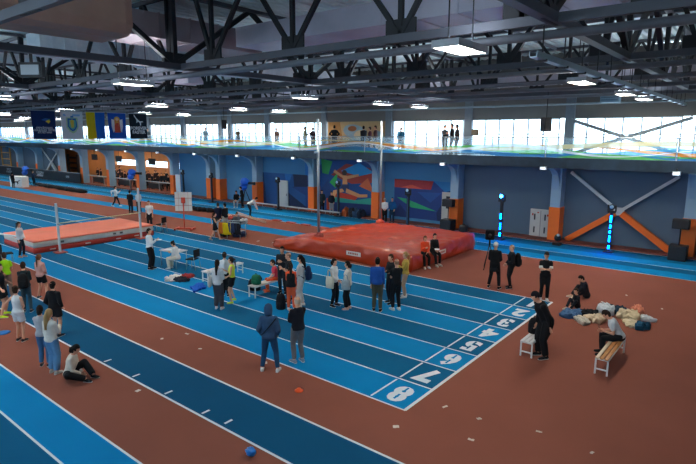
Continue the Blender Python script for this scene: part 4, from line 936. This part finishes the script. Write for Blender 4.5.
        if sole:
            m = MB(); m.loft([(base+fd*k*fs_-fu*.025*s, w_*fs_, .009*s, fr, fu) for k, w_ in ((-.078, .026), (-.06, .04), (0, .043), (.07, .048), (.14, .049), (.186, .03))], 10); m.build('sole', fab('#c9cbcb' if shoes != '#15181c' else '#2a2c30'), so)
    # ---- hair and headwear
    hk, hcx = hair
    def cap(f, name, hx, low=-.02, front=.045, back=-.1, top_=1.):
        m = MB(); n, k_ = 20, 14; rg = []
        for j in range(k_+1):
            aa = PI*(j+.02)/(k_+.04)-PI/2; r_ = []
            for i in range(n):
                th = 2*PI*i/n; x, y, z_ = math.cos(aa)*math.cos(th), math.cos(aa)*math.sin(th), math.sin(aa)
                lim = front if y > .55 else (low if y > -.1 else back)
                g = f if z_*.122 > lim else .8
                r_.append(hc+hr*(x*.078*hs*g)+hf*((y*.098-.004)*hs*g)+hu*(z_*.122*hs*g))
            rg.append(r_)
        m.rings(rg); return m.build(name, fab(hx), root)
    if hk == 'short': cap(1.09, 'hair', hcx)
    elif hk == 'thin': cap(1.035, 'hair', hcx, 0, .07, -.07)
    elif hk == 'bald': cap(1.02, 'hair', hcx, -.01, .2, -.05)
    elif hk == 'cap':
        cap(1.12, 'cap', hcx, .02, .03, -.02); m = MB(); m.loft([(hc+hu*.045*hs+hf*(.07+.085*k)*hs, w_*hs, .008*hs, hr, hu) for k, w_ in ((0, .072), (.5, .068), (1, .035))], 10); m.build('cap_brim', fab(hcx), root); 
    elif hk == 'beanie': cap(1.16, 'beanie', hcx, -.005, .03, -.04)
    elif hk == 'hood':
        m = MB(); m.loft([(hc+hu*zz*hs-hf*yy*hs, rx*hs, ry*hs, hr, hf) for zz, rx, ry, yy in ((-.15, .085, .07, .05), (-.1, .1, .09, .05), (-.03, .105, .105, .035), (.05, .102, .11, .03), (.11, .075, .085, .03), (.145, .02, .03, .04))], 16); m.build('hood', fab(hcx), root)
        cap(1.05, 'hair', '#241c18')
    else:
        cap(1.1, 'hair', hcx, -.05 if hk != 'bun' else -.02, .045, -.11)
        m = MB(); bk_ = hc-hf*.085*hs
        if hk == 'long': m.tube([hc-hf*.05*hs+hu*.06*hs, bk_-hu*.03*hs, bk_-hf*.02*hs-hu*.16*hs-Z0*.02, T(.3, -.135)], [.05*hs, .082*hs, .085*hs, .04*hs], 12, ref=hr, flat=.62)
        elif hk == 'pony': m.tube([hc-hf*.08*hs+hu*.05*hs, hc-hf*.15*hs+hu*.03*hs, hc-hf*.15*hs-hu*.1*hs, T(.34, -.14)], [.022*hs, .034*hs, .034*hs, .012*hs], 10)
        elif hk == 'bun': m.ball(hc-hf*.09*hs+hu*.085*hs, .045*hs, n=12)
        elif hk == 'bob': m.tube([hc-hf*.03*hs+hu*.05*hs, bk_+hf*.01-hu*.04*hs, bk_+hf*.015-hu*.12*hs], [.06*hs, .088*hs, .07*hs], 12, ref=hr, flat=.7)
        m.build({'bun': 'hair_bun', 'pony': 'ponytail'}.get(hk, 'long_hair'), fab(hcx), root)
    bpy.context.view_layer.update() if False else None
    rw = Matrix.Translation(loc) @ Matrix.Rotation(faz(face), 4, 'Z')
    return dict(root=root, W=lambda v: rw @ v, hand=[rw @ w for w in wri], sho=sho, wri=wri, elb=elb, T=T, rw=rw, fw=fw, rt=rt, up=up, s=s, face=face, hc=hc, P=P)
def extra(o, name, m, mb): return mb.build(name, m, o['root'])
def phone(P_, label, i=1):
    w = P_['hand'][i]; d = (P_['rw'].to_3x3() @ (P_['wri'][i]-P_['elb'][i])).normalized()
    o = MB().box(-.037, .037, -.005, .005, -.075, .075).build('mobile_phone', plas('#1a1d22', .2), bevel=.004); o.location = w+d*.1+Vector((0, 0, .05)); o.rotation_euler = (-.6, 0, faz(P_['face'])); return tag(o, label, 'phone')
def backpack(P_, label, hexc, sc=1.):
    c = P_['W'](P_['T'](.22, -.25)); t = tag(empty('backpack', c, faz(P_['face'])), label, 'backpack')
    b = MB(); b.loft([(Vector((0, 0, z_*sc)), w_*sc, d_*sc, X0, Y0) for z_, w_, d_ in ((-.25, .11, .07), (-.22, .15, .105), (0, .16, .11), (.15, .14, .09), (.24, .08, .05))], 14); b.build('body', fab(hexc), t)
    b = MB(); b.loft([(Vector((0, -.1*sc, z_*sc)), w_*sc, .035*sc, X0, Y0) for z_, w_ in ((-.19, .08), (-.16, .11), (-.02, .11), (.01, .08))], 10); b.build('pocket', fab(hexc), t)
    for i in (-1, 1): MB().tube([(i*.1, .1, .2), (i*.115, .22, .26), (i*.12, .375, .14), (i*.13, .34, -.05), (i*.12, .12, -.18)], .02, 6).build('shoulder_strap', fab(hexc), t)
    return t
def tote(P_, label, hexc, side=-1, y=-.02, z_=.05, w=.3, h=.36):
    c = P_['W'](P_['T'](z_, y, side*.27)); t = tag(empty('tote_bag', c, faz(P_['face'])+PI/2), label, 'bag')
    b = MB(); b.loft([(Vector((0, 0, k*h)), w/2*q, .05*q2, X0, Y0) for k, q, q2 in ((-.5, .8, .6), (-.45, .95, 1.2), (0, 1.03, 1.5), (.4, .96, .9), (.5, .92, .35))], 14); b.build('body', fab(hexc), t)
    for s_ in (-1, 1): MB().tube([(-.08, s_*.02, h*.47), (-.05, s_*.02-side*.03, h*.95), (0, s_*.02-side*.06, h*1.1), (.05, s_*.02-side*.03, h*.95), (.08, s_*.02, h*.47)], .012, 6).build('handle', fab(hexc), t)
    return t
def sling(P_, label, hexc):
    t = tag(empty('shoulder_strap_bag', P_['root'].location.copy(), faz(P_['face'])), label, 'bag'); T = P_['T']; n = 18; pts = []
    for i in range(n+1):
        a = 2*PI*i/n; r_ = .205*P_['s']; pts.append(T(.25, 0)+P_['rt']*(r_*math.cos(a)*.95)+P_['fw']*(.165*P_['s']*math.sin(a))+P_['up']*(.23*P_['s']*math.cos(a)))
    MB().tube(pts, .02, 6, flat=.5).build('strap', fab(hexc), t)
    b = MB(); b.ball(T(.02, .12, -.17), .11, .06, .08, 12, 8); b.build('pouch', fab(hexc), t)
BLK, DRK, WH = '#12151a', '#1d222b', '#d9dcdd'
A, C_, L_, R_ = 128, -52, 218, 38

# --- left foreground cluster
p_ = person('woman in a white jumper and dark jeans standing by the corner of the salmon mat', at(22, 257), 30, 1.72, 'f', ('#dcdfe2', 'long'), ('#1c2430', 'tight'), '#b9836e', ('pony', '#2b1d16'), ('front', 'down'))
pipe('white measuring bar held by the woman beside the salmon mat', p_['hand'][0]+Vector((.05, 0, 0)), p_['hand'][0]+Vector((-3.2, -.5, -.05)), .04, plas('#dde3e6'), 'bar', 'measuring_bar')
person('girl with a ponytail in a pale pink top and black shorts, seen from behind', at(43, 298.5), A-10, 1.66, 'f', ('#c99a92', 'loose'), (BLK, 'shorts'), '#3a4656', ('pony', '#6b4630'), ('front', 'front'), 'wide')
p_ = person('person in a black jacket with a black hooded back behind the woman in jeans', at(57.5, 336), 120, 1.66, 'm', (BLK, 'hoodie'), ('#191d24', 'shorts'), DRK, ('short', '#171310'), 'pocket')
p_ = person('person in a dark green jacket and speckled leggings with a black backpack', at(28, 312), 150, 1.72, 'f', ('#1d3136', 'jacket'), ('#35505c', 'tight'), '#20262e', ('bun', '#2b1e18'), 'phone')
backpack(p_, 'black backpack on the person in speckled leggings', '#0f1216')
person('person in a neon green top among the waiting athletes at left', at(9, 298), 160, 1.7, 'f', ('#9bdc1f', 'tee'), ('#8a6f62', 'long'), BLK, ('short', '#30221a'), 'front')
person('athlete in black tee and shorts with neon yellow shoes at the left edge', at(4, 316), 60, 1.78, 'm', (BLK, 'tee'), (BLK, 'shorts'), '#c6e52a', ('short', '#2a1d15'), ('out', 'out'), 'wide')
person('dark-haired person in a dark red top half behind the athlete with neon shoes', at(0, 300), 45, 1.7, 'f', ('#5c2a30', 'long'), (BLK, 'long'), BLK, ('bob', '#1b1410'), 'front')
person('girl in a white sleeveless top and white shorts with a hair bun', at(21, 341), A, 1.64, 'f', (WH, 'tank'), (WH, 'shorts'), DRK, ('bun', '#3b271c'), ('out', 'front'))
p_ = person('blonde woman in a cream jumper and light blue jeans seen from behind', at(54.5, 373), 115, 1.66, 'f', ('#d9d3c8', 'loose'), ('#5b8bb5', 'wide'), '#b9b4ac', ('long', '#b08d5f'), ('down', 'phone'))
person('girl in a grey vest over white sleeves and blue jeans beside the blonde woman', at(45.5, 366), 140, 1.62, 'f', ('#a9a9ae', 'jacket'), ('#3c6a94', 'long'), '#2b313a', ('bob', '#241914'), ('phone', 'front'))
person('dark-haired woman in a cream jumper sitting on the red strip', at(69.5, 378), R_+6, 1.68, 'f', ('#d8cdbd', 'loose'), (BLK, 'wide'), BLK, ('bob', '#15100e'), ('lap', 'lap'), 'side', 16, (0, 14))
person('dark-haired person at the left edge before the black chair', at(0, 275), 60, 1.6, 'f', (DRK, 'long'), (BLK, 'long'), BLK, ('bob', '#191310'), 'front')
# --- high jump judges
p_ = person('man in a white shirt and black trousers standing at the judges table', at(151, 269), 45, 1.83, 'm', ('#dfe3e5', 'loose'), (BLK, 'wide'), BLK, ('short', '#241b16'), ('down', 'phone'))
sheet(p_['hand'][1]+Vector((.08, .05, .03)), .6, 'white result sheet held by the man at the judges table', .3, .22)
person('woman in a white top sitting at the judges table', (-14.5, 4.1, 0), 205, 1.66, 'f', ('#d3d6d8', 'long'), ('#cfc6b4', 'wide'), WH, ('bun', '#1e1613'), ('lap', 'phone'), 'bench', 14, (0, 22))
person('man in a white tee and dark trousers facing the camera beside the black chair', at(150.5, 229), C_+4, 1.8, 'm', (WH, 'tee'), ('#15191f', 'long'), BLK, ('short', '#3a2a1e'), 'down', vox=.024)
person('runner in a white jacket and black tights walking on the far blue strip', at(116.5, 206.5), R_, 1.7, 'f', ('#cfdae2', 'jacket'), (BLK, 'tight'), '#c9d4da', ('short', '#2b1e18'), ('run_f', 'run_b'), 'walk', vox=.026)
p_ = person('person in black with a pack behind the far high jump post', at(131, 213.5), A, 1.75, 'm', (BLK, 'jacket'), ('#1a1d22', 'long'), BLK, ('short', '#16110f'), 'front', vox=.026)
person('person in a pale jacket and black trousers right of the far high jump post', at(139.5, 213), 160, 1.7, 'f', ('#c5d3dc', 'jacket'), (BLK, 'long'), BLK, ('short', '#7d4a33'), 'front', vox=.026)
# --- metal frame group
person('girl in black running past the metal frame', at(215.5, 240), L_+180, 1.58, 'f', ('#14171c', 'tank'), (BLK, 'shorts'), '#c2b4aa', ('pony', '#251a15'), ('run_b', 'run_f'), 'walk', vox=.024)
person('person in a navy jacket behind the left end of the metal frame', at(219, 232), A+20, 1.8, 'm', ('#17203a', 'jacket'), ('#22262e', 'long'), BLK, ('short', '#3a2a1e'), 'front', vox=.024)
person('person in a black jacket and pale trousers behind the metal frame', at(226, 232.5), L_-30, 1.8, 'm', (BLK, 'jacket'), ('#b9b2a8', 'long'), BLK, ('short', '#15100e'), 'front', vox=.024)
person('person in a white jacket bending over near the covered camera', at(250, 217), R_, 1.75, 'm', ('#cdd5da', 'jacket'), ('#10202f', 'long'), BLK, ('short', '#15100e'), 'reach', 'bend', 58, vox=.026)
person('dark-clad person sitting by the blue wall with pale trousers', at(237, 207), C_, 1.75, 'm', (BLK, 'jacket'), ('#9aa0a4', 'long'), '#b9c0c4', ('short', '#17110f'), 'lap', 'bench', 8, vox=.026)
person('person all in black leaning beside the covered camera', at(243, 208), L_, 1.75, 'm', ('#0f1217', 'jacket'), (BLK, 'long'), BLK, ('short', '#17110f'), 'front', 'stand', 12, vox=.026)
person('crouching person in grey sorting kit behind the metal frame', at(236, 228), C_+30, 1.7, 'm', ('#5f6872', 'jacket'), (BLK, 'long'), BLK, ('short', '#3a2a1e'), 'fwd_down', 'kneel', 25, vox=.026)
# --- lane seven pair and the boy in red
p_ = person('woman in a pale cardigan and grey trousers with a white tote, seen from behind', at(219, 309), A-4, 1.72, 'f', ('#cdd2d5', 'loose'), ('#3d3f47', 'wide'), '#d8d8d8', ('long', '#1f1713'), ('down', 'front'))
tote(p_, 'white tote bag on the woman with grey trousers', '#d7d6d0')
person('girl in a neon yellow top, black shorts and yellow knee socks', at(233, 302), L_+4, 1.66, 'f', ('#cbe04a', 'tank'), (BLK, 'shorts'), '#cfe34e', ('pony', '#241914'), ('front', 'phone'), 'wide')
for i in (0, 1): pass
person('person in a white top and black trousers hidden between the two women', at(226, 296), A, 1.66, 'f', ('#cfd6da', 'long'), (BLK, 'wide'), BLK, ('short', '#2a1d16'), 'down')
person('boy in a red shirt and orange trousers sitting on the white bench', (-8.7, 4.55, 0), L_+20, 1.55, 'c', ('#d43f52', 'tee'), ('#e0562f', 'long'), '#e5602e', ('short', '#2a1c14'), 'lap', 'bench', 12)
person('dark-clad man standing beside the boy in red on the bench', at(283, 293), C_-10, 1.8, 'm', ('#1b1f27', 'jacket'), ('#20242c', 'long'), BLK, ('short', '#2a1d16'), 'phone')
person('balding man in black clasping his hands behind the orange-sleeved girl', at(289.5, 301), L_+10, 1.78, 'm', ('#171a20', 'tee'), ('#191c22', 'long'), BLK, ('thin', '#7b5a45'), 'crossed')
p_ = person('girl in a black waistcoat with orange sleeves and orange trousers', at(291.5, 310), A+6, 1.64, 'f', ('#e5552c', 'long'), ('#e0603a', 'long'), '#dfe0e0', ('long', '#241812'), ('phone', 'down'))
b = MB(); b.loft([(p_['T'](o_, y_), rx*p_['s'], ry*p_['s'], p_['rt'], p_['fw']) for o_, rx, ry, y_ in ((-.06, .175, .135, 0), (.02, .185, .14, 0), (.12, .155, .125, 0), (.3, .168, .14, 0), (.43, .15, .125, 0), (.47, .12, .1, 0))], 14); extra(p_, 'waistcoat', fab('#15181d'), b)
p_ = person('tall woman with long black hair in a white tracksuit', at(301.5, 306), L_-8, 1.82, 'f', ('#d4d4d2', 'jacket'), ('#d9d6d0', 'long'), '#e2e2e2', ('long', '#14100e'), ('phone', 'front'))
backpack(p_, 'navy blue backpack on the tall woman in white', '#1a2a4c')
# --- foreground men
p_ = person('man in a blue hooded tracksuit with the hood up and white shoes', at(270, 371), A-2, 1.77, 'm', ('#34506f', 'hoodie'), ('#1f4668', 'long'), '#dedede', ('hood', '#34506f'), 'pocket', 'wide')
sling(p_, 'black shoulder bag strapped across the hooded man', '#14181f')
person('grey-haired man in a black hooded jacket and grey trousers', at(298.5, 362), 165, 1.78, 'm', ('#171b24', 'hoodie'), ('#6d6f74', 'long'), '#7d8ea0', ('thin', '#b3a08c'), ('phone', 'phone'))
p_ = person('dark-haired woman in a white top holding a cream bag, left of the pair', at(334, 306), C_+60, 1.7, 'f', ('#dedfde', 'loose'), (BLK, 'long'), '#2a2025', ('bob', '#19120f'), ('down', 'front'))
tote(p_, 'cream tote bag of the left woman in white', '#d5cdb8', 1, .0, .0, .32, .42)
p_ = person('woman in a cream top and flared black trousers, right of the pair', at(348, 309), L_-10, 1.68, 'f', ('#d9d4c9', 'loose'), (BLK, 'wide'), '#c99a8c', ('bob', '#1f1611'), ('front', 'down'))
tote(p_, 'grey quilted bag carried by the woman in the cream top', '#9aa7ad', -1, .03, .02, .3, .34)
person('man in a bright blue jacket and olive trousers seen from behind', at(377, 311), A-6, 1.86, 'm', ('#1f4f9c', 'jacket'), ('#4c4a3c', 'long'), BLK, ('short', '#1c1512'), 'down')
person('person in a dark jacket half hidden behind the bald man in black', at(390.5, 303), L_+30, 1.78, 'm', ('#1d2026', 'jacket'), ('#1d2129', 'long'), BLK, ('short', '#3a2518'), 'crossed')
person('bald man in a black tee with white trainers, seen from behind', at(396, 310), A+24, 1.78, 'm', ('#15171c', 'tee'), (BLK, 'long'), '#dcdcdc', ('thin', '#8d6a52'), 'crossed')
p_ = person('fair-haired woman in a yellow jacket and pale trousers', at(405, 297), L_+6, 1.7, 'f', ('#c4a64e', 'jacket'), ('#bfa28c', 'long'), '#e3e0da', ('pony', '#b58a55'), ('phone', 'front'))
# --- pair on the vault mat
person('person in an orange jacket sitting on the edge of the red mat', (-6.3, 11.45, 0), -40, 1.68, 'f', ('#e5502a', 'jacket'), (BLK, 'long'), '#dadada', ('bob', '#5a3a26'), ('lap', 'phone'), 'mat', 8)
p_ = person('person in a black top sitting on the red mat beside the orange jacket', (-6.2, 12.1, 0), -28, 1.74, 'm', ('#14171c', 'long'), (BLK, 'long'), '#d4d4d2', ('short', '#1c1512'), 'lap', 'mat', 8)
sheet(p_['hand'][1]+Vector((.1, -.05, .08)), .5, 'white sheet on the lap of the person in black on the mat', .22, .3)
# --- right hand officials
person('man in a white cap and a long black coat seen from behind', at(493.5, 288), A-30, 1.84, 'm', ('#101216', 'coat'), ('#111317', 'long'), BLK, ('cap', '#d9d6cf'), 'front', 'wide')
p_ = person('balding man in dark clothes wearing a black backpack, facing the white cap', at(510, 288), L_, 1.72, 'm', ('#1a1d22', 'jacket'), ('#15181c', 'long'), BLK, ('thin', '#8d6a52'), 'front')
backpack(p_, 'black backpack on the balding man near the white cap', '#0e1013', 1.05)
p_ = person('man in a black tee with white sleeve bands and folded arms', at(543.5, 300), C_-14, 1.78, 'm', ('#121519', 'tee'), ('#101216', 'long'), '#c9c9c9', ('cap', '#191512'), 'crossed', 'stand')
for i in (0, 1):
    a_, b_ = p_['sho'][i], p_['elb'][i]; m = MB(); m.tube([a_+(b_-a_)*.5, a_+(b_-a_)*.78], [.078, .074], 12); extra(p_, 'sleeve_band', fab('#d5d6d0'), m)
person('man all in black with a cap bending over the white bench', at(541.5, 357), 222, 1.93, 'm', ('#0f1115', 'jacket'), ('#0e1014', 'wide'), '#17191d', ('beanie', '#15131a'), ('down', 'fwd_down'), 'bend', 26, (0, 12), tw=1.14)
p_ = person('man in a white tee sitting on the wooden bench looking at a phone', (2.95, 6.1, 0), 200, 1.78, 'm', ('#ccd3d8', 'tee'), ('#15181d', 'long'), '#15181c', ('short', '#2e2019'), 'phone', 'bench', 30, (0, 26))
phone(p_, 'dark mobile phone in the hands of the man on the wooden bench')
person('person in a dark jacket sitting on the floor behind the clothes heap', at(586, 298), 215, 1.7, 'm', ('#1a1f2c', 'jacket'), ('#1d2027', 'long'), '#cdb79a', ('short', '#15100e'), 'lap', 'knees', 16, (0, 24))
person('child in black sitting on the floor at the near end of the clothes heap', at(577, 309), 240, 1.35, 'c', ('#15181e', 'long'), ('#1b1f27', 'long'), '#c9b79a', ('short', '#3d2a1e'), 'lap', 'knees', 10)
# --- along the back wall
person('person in a white jumper and black trousers by the orange column near the mat', at(384.5, 223), C_, 1.7, 'm', ('#d8dcdc', 'long'), (BLK, 'long'), BLK, ('cap', '#cfd2d2'), 'front', vox=.026)
person('person in a blue jacket by the orange column near the mat', at(392, 223), C_-20, 1.75, 'm', ('#1d5a90', 'jacket'), ('#15304a', 'long'), BLK, ('short', '#2e6a94'), 'pocket', vox=.026)
person('person in a dark coat standing left of the athlete mural', at(322, 213), C_, 1.75, 'm', ('#22323a', 'coat'), (BLK, 'long'), BLK, ('short', '#2a1d16'), 'pocket', vox=.026)
person('person in a dark jacket with pale trousers before the athlete mural', at(331.5, 215), C_+10, 1.75, 'f', ('#1c2230', 'jacket'), ('#8b9298', 'long'), BLK, ('long', '#5a3a26'), 'pocket', vox=.026)
for i, (x, y, hx, lab) in enumerate(((349, 215.5, '#a8532f', 'orange and dark bag heaped under the athlete mural'), (355, 216, '#2a2e38', 'black bag heaped under the athlete mural'), (361, 216.5, '#35506e', 'blue grey jacket heaped under the athlete mural'), (366.5, 217, '#1b2436', 'dark bag beside the orange column under the mural'))):
    p_ = at(x, y); garment((p_.x*.985-.2, min(p_.y, 20.95), 0), (.3, .22), hx, lab, i+61.2, group='kit heaped under the athlete mural', hgt=.55)
person('camera operator in a dark jacket at the far left behind the white block', at(34, 186), R_, 1.75, 'm', ('#1c2f4c', 'jacket'), (BLK, 'long'), BLK, ('short', '#8a5c42'), 'reach', vox=.03)
person('person in black standing in front of the white block at the far left', at(13.5, 188), A, 1.7, 'm', (BLK, 'jacket'), (BLK, 'long'), BLK, ('short', '#15100e'), 'down', vox=.03)
# --- spectators in the gallery
GL = 'person in dark clothes standing in the gallery behind the far columns'
for i, (u, v) in enumerate([(onv(x, v, 175), v) for x, v in ((88, 23.2), (98, 24), (101, 22.9), (112, 23), (115.5, 24.4), (118, 22.8), (122, 23.8), (125, 22.9), (129, 24.5), (133, 23.2), (146, 23), (148.5, 24.2), (152, 22.9), (155, 24.6), (158, 23.3), (161.5, 22.8), (164.5, 24), (168, 23), (171, 24.4), (120, 25.8), (156.5, 25.9), (166, 25.7))]):
    person(GL, (u, v, 0), R.choice((C_, C_+20, C_-30, 60)), R.uniform(1.66, 1.84), R.choice('mf'), (R.choice((BLK, '#23262d', '#1a2234', '#3a2a2c', '#6d2a2a' if i % 5 == 0 else '#20242b')), 'jacket'), (BLK, 'long'), BLK, ('short', R.choice(('#15100e', '#2a1d16'))), R.choice(('front', 'pocket', 'crossed')), vox=.034, group='dark-clad spectators in the gallery', sole=False)
for i, (u, v) in enumerate(((-45.4, 22.4), (-51.6, 22.4), (-57.6, 22.4))):
    t = tag(empty('gallery_table', (u, v, 0)), ('dark table in the gallery bay nearest the blue wall', 'dark table in the middle gallery bay', 'dark table in the farthest gallery bay with people')[i], 'table')
    MB().box(-1.3, 1.3, -.35, .35, .72, .76).build('tabletop', BLACK_S, t)
    for x in (-1.2, 1.2):
        for y in (-.3, .3): MB().box(x-.03, x+.03, y-.03, y+.03, 0, .72).build('leg', BLACK_S, t)
    MB().box(-1.28, 1.28, -.33, -.31, .2, .72).build('modesty_panel', plas('#1c222b'), t)
# --- people on the balcony
def bp(x, v=20.6):
    d = FW + RT*((x-348)/FPX) - UP*((140-232)/FPX); return CAM+d*((v-CAM.y)/d.y)
for x, v, face, H, sex, tc, bc, hr_, arms, lean, lab in (
    (142, 20.9, C_, 1.65, 'f', '#a8574a', '#30343c', '#2a1d16', 'rail', 4, 'person in a red top on the balcony just right of the black flag'),
    (148.5, 20.8, C_, 1.72, 'm', '#6d7680', '#2a2f38', '#2a1d16', 'rail', 4, 'person in a grey jacket on the balcony, second from the black flag'),
    (205.5, 20.6, C_+30, 1.76, 'm', '#7f99a6', '#3d7fa0', '#3a2a1e', 'rail', 6, 'person in a pale grey jacket and blue trousers on the balcony at a pillar'),
    (238.5, 20.7, C_, 1.68, 'f', '#8d7a63', '#5d5a58', '#4a3424', 'face', 0, 'person in a tan top alone on the balcony, hand raised'),
    (277, 20.7, C_+10, 1.68, 'f', '#4d3d3a', '#4a4a50', '#2a1d16', 'front', 0, 'slim person in dark brown on the balcony before a bright window'),
    (304.5, 20.8, R_, 1.74, 'm', '#7d8574', '#8f9499', '#3a2a1e', 'phone', 4, 'person in an olive jacket on the balcony left of the painted panel'),
    (313, 20.7, C_, 1.7, 'f', '#3a2a30', '#23262d', '#2a1d16', 'rail', 10, 'person in dark maroon on the balcony at the left edge of the painted panel'),
    (334.5, 20.6, A, 1.82, 'm', '#1f2126', '#2b2724', '#15100e', 'hips', 0, 'tall man in black standing before the painted panel on the balcony'),
    (363.5, 20.6, A, 1.76, 'm', '#26242a', '#2b2c33', '#2a1d16', 'crossed', 0, 'man in dark clothes at the right end of the painted panel'),
    (370, 21.4, L_, 1.7, 'f', '#5a2d36', '#23262d', '#2a1d16', 'front', 0, 'person in wine red at the right end of the painted panel'),
    (375.5, 20.4, L_, 1.76, 'm', '#43262c', '#1f2228', '#2a1d16', 'front', 0, 'person in dark red by the balcony pillar right of the painted panel'),
    (400.5, 20.5, C_, 1.7, 'm', '#17506e', '#17324a', '#22343f', 'rail', 26, 'person in a teal jacket leaning on the balcony rail'),
    (444.5, 20.6, C_+20, 1.76, 'm', '#2d3038', '#232830', '#2a1d16', 'phone', 0, 'person in dark grey left of the pair on the right balcony'),
    (452, 21.3, L_, 1.84, 'm', '#1d2026', '#1f2530', '#2a1d16', 'front', 0, 'tall man in black, middle of the three on the right balcony'),
    (457, 20.4, L_, 1.78, 'm', '#2a1d1e', '#1f2530', '#15100e', 'pocket', 0, 'man in dark brown, rightmost of the three on the right balcony')):
    q = bp(x, v); person(lab, (q.x, v, 4.68), face, H+.05, sex, (tc, 'jacket'), (bc, 'long'), DRK, ('short', hr_), arms, 'stand', lean, vox=.03, sole=False)
t = tag(empty('wall_picture', (-9.35, 22.5, 6.05)), 'small framed picture on the balcony window left of the three people', 'picture')
MB().box(-.28, .28, -.02, .02, -.2, .2).build('frame', BLACK_S, t); MB().box(-.22, .22, -.025, -.02, -.15, .15).build('print', plas('#7a6a55'), t)

# solidify the sculpted bodies and clothes into continuous surfaces
for e in PEND:
    o = e[0]; r_ = o.modifiers.new('skin', 'REMESH'); r_.mode = 'VOXEL'; r_.voxel_size = e[1]; r_.use_smooth_shade = True
    sm = o.modifiers.new('relax', 'SMOOTH'); sm.factor = .5; sm.iterations = 2 if e[2] else 3
bpy.context.view_layer.update()
DG = bpy.context.evaluated_depsgraph_get()
for e in PEND:
    o = e[0]; me = bpy.data.meshes.new_from_object(o.evaluated_get(DG)); old = o.data; mats = list(old.materials)
    o.modifiers.clear()
    if e[2]:
        hc, hr, hf, hu, hs = e[2]
        bm = bmesh.new(); bm.from_mesh(me)
        for f in bm.faces: f.material_index = 0
        hm = e[3].mesh('hand', SKIN[0]); bm.from_mesh(hm); bpy.data.meshes.remove(hm)
        for f in bm.faces:
            c = f.calc_center_median()-hc; y = c.dot(hf)
            if y > .06*hs and abs(c.dot(hu)) < .1*hs:
                x, z_ = abs(c.dot(hr)), c.dot(hu)
                if abs(x-.033*hs) < .016*hs and abs(z_-.012*hs) < .01*hs: f.material_index = 1
                elif x < .028*hs and abs(z_+.063*hs) < .009*hs: f.material_index = 2
            f.smooth = True
        bm.to_mesh(me); bm.free()
    me.materials.clear()
    for m in mats: me.materials.append(m)
    o.data = me; me.name = o.name
    if 'hand' in o: del o['hand']
    bpy.data.meshes.remove(old)

# ------------------------------------------------------------------ daylight
w = bpy.data.worlds.new('daylight'); S.world = w; w.use_nodes = True
bg = w.node_tree.nodes['Background']; bg.inputs['Color'].default_value = lin('#e4f3ff'); bg.inputs['Strength'].default_value = 6.0
S.view_settings.view_transform = 'Standard'; S.view_settings.look = 'None'; S.view_settings.gamma = 1; S.view_settings.use_curve_mapping = False
S.view_settings.exposure = 0.08
S.cycles.max_bounces = 6; S.cycles.diffuse_bounces = 4; S.cycles.glossy_bounces = 3; S.cycles.transparent_max_bounces = 12; S.cycles.caustics_reflective = False; S.cycles.caustics_refractive = False; S.cycles.sample_clamp_indirect = 6
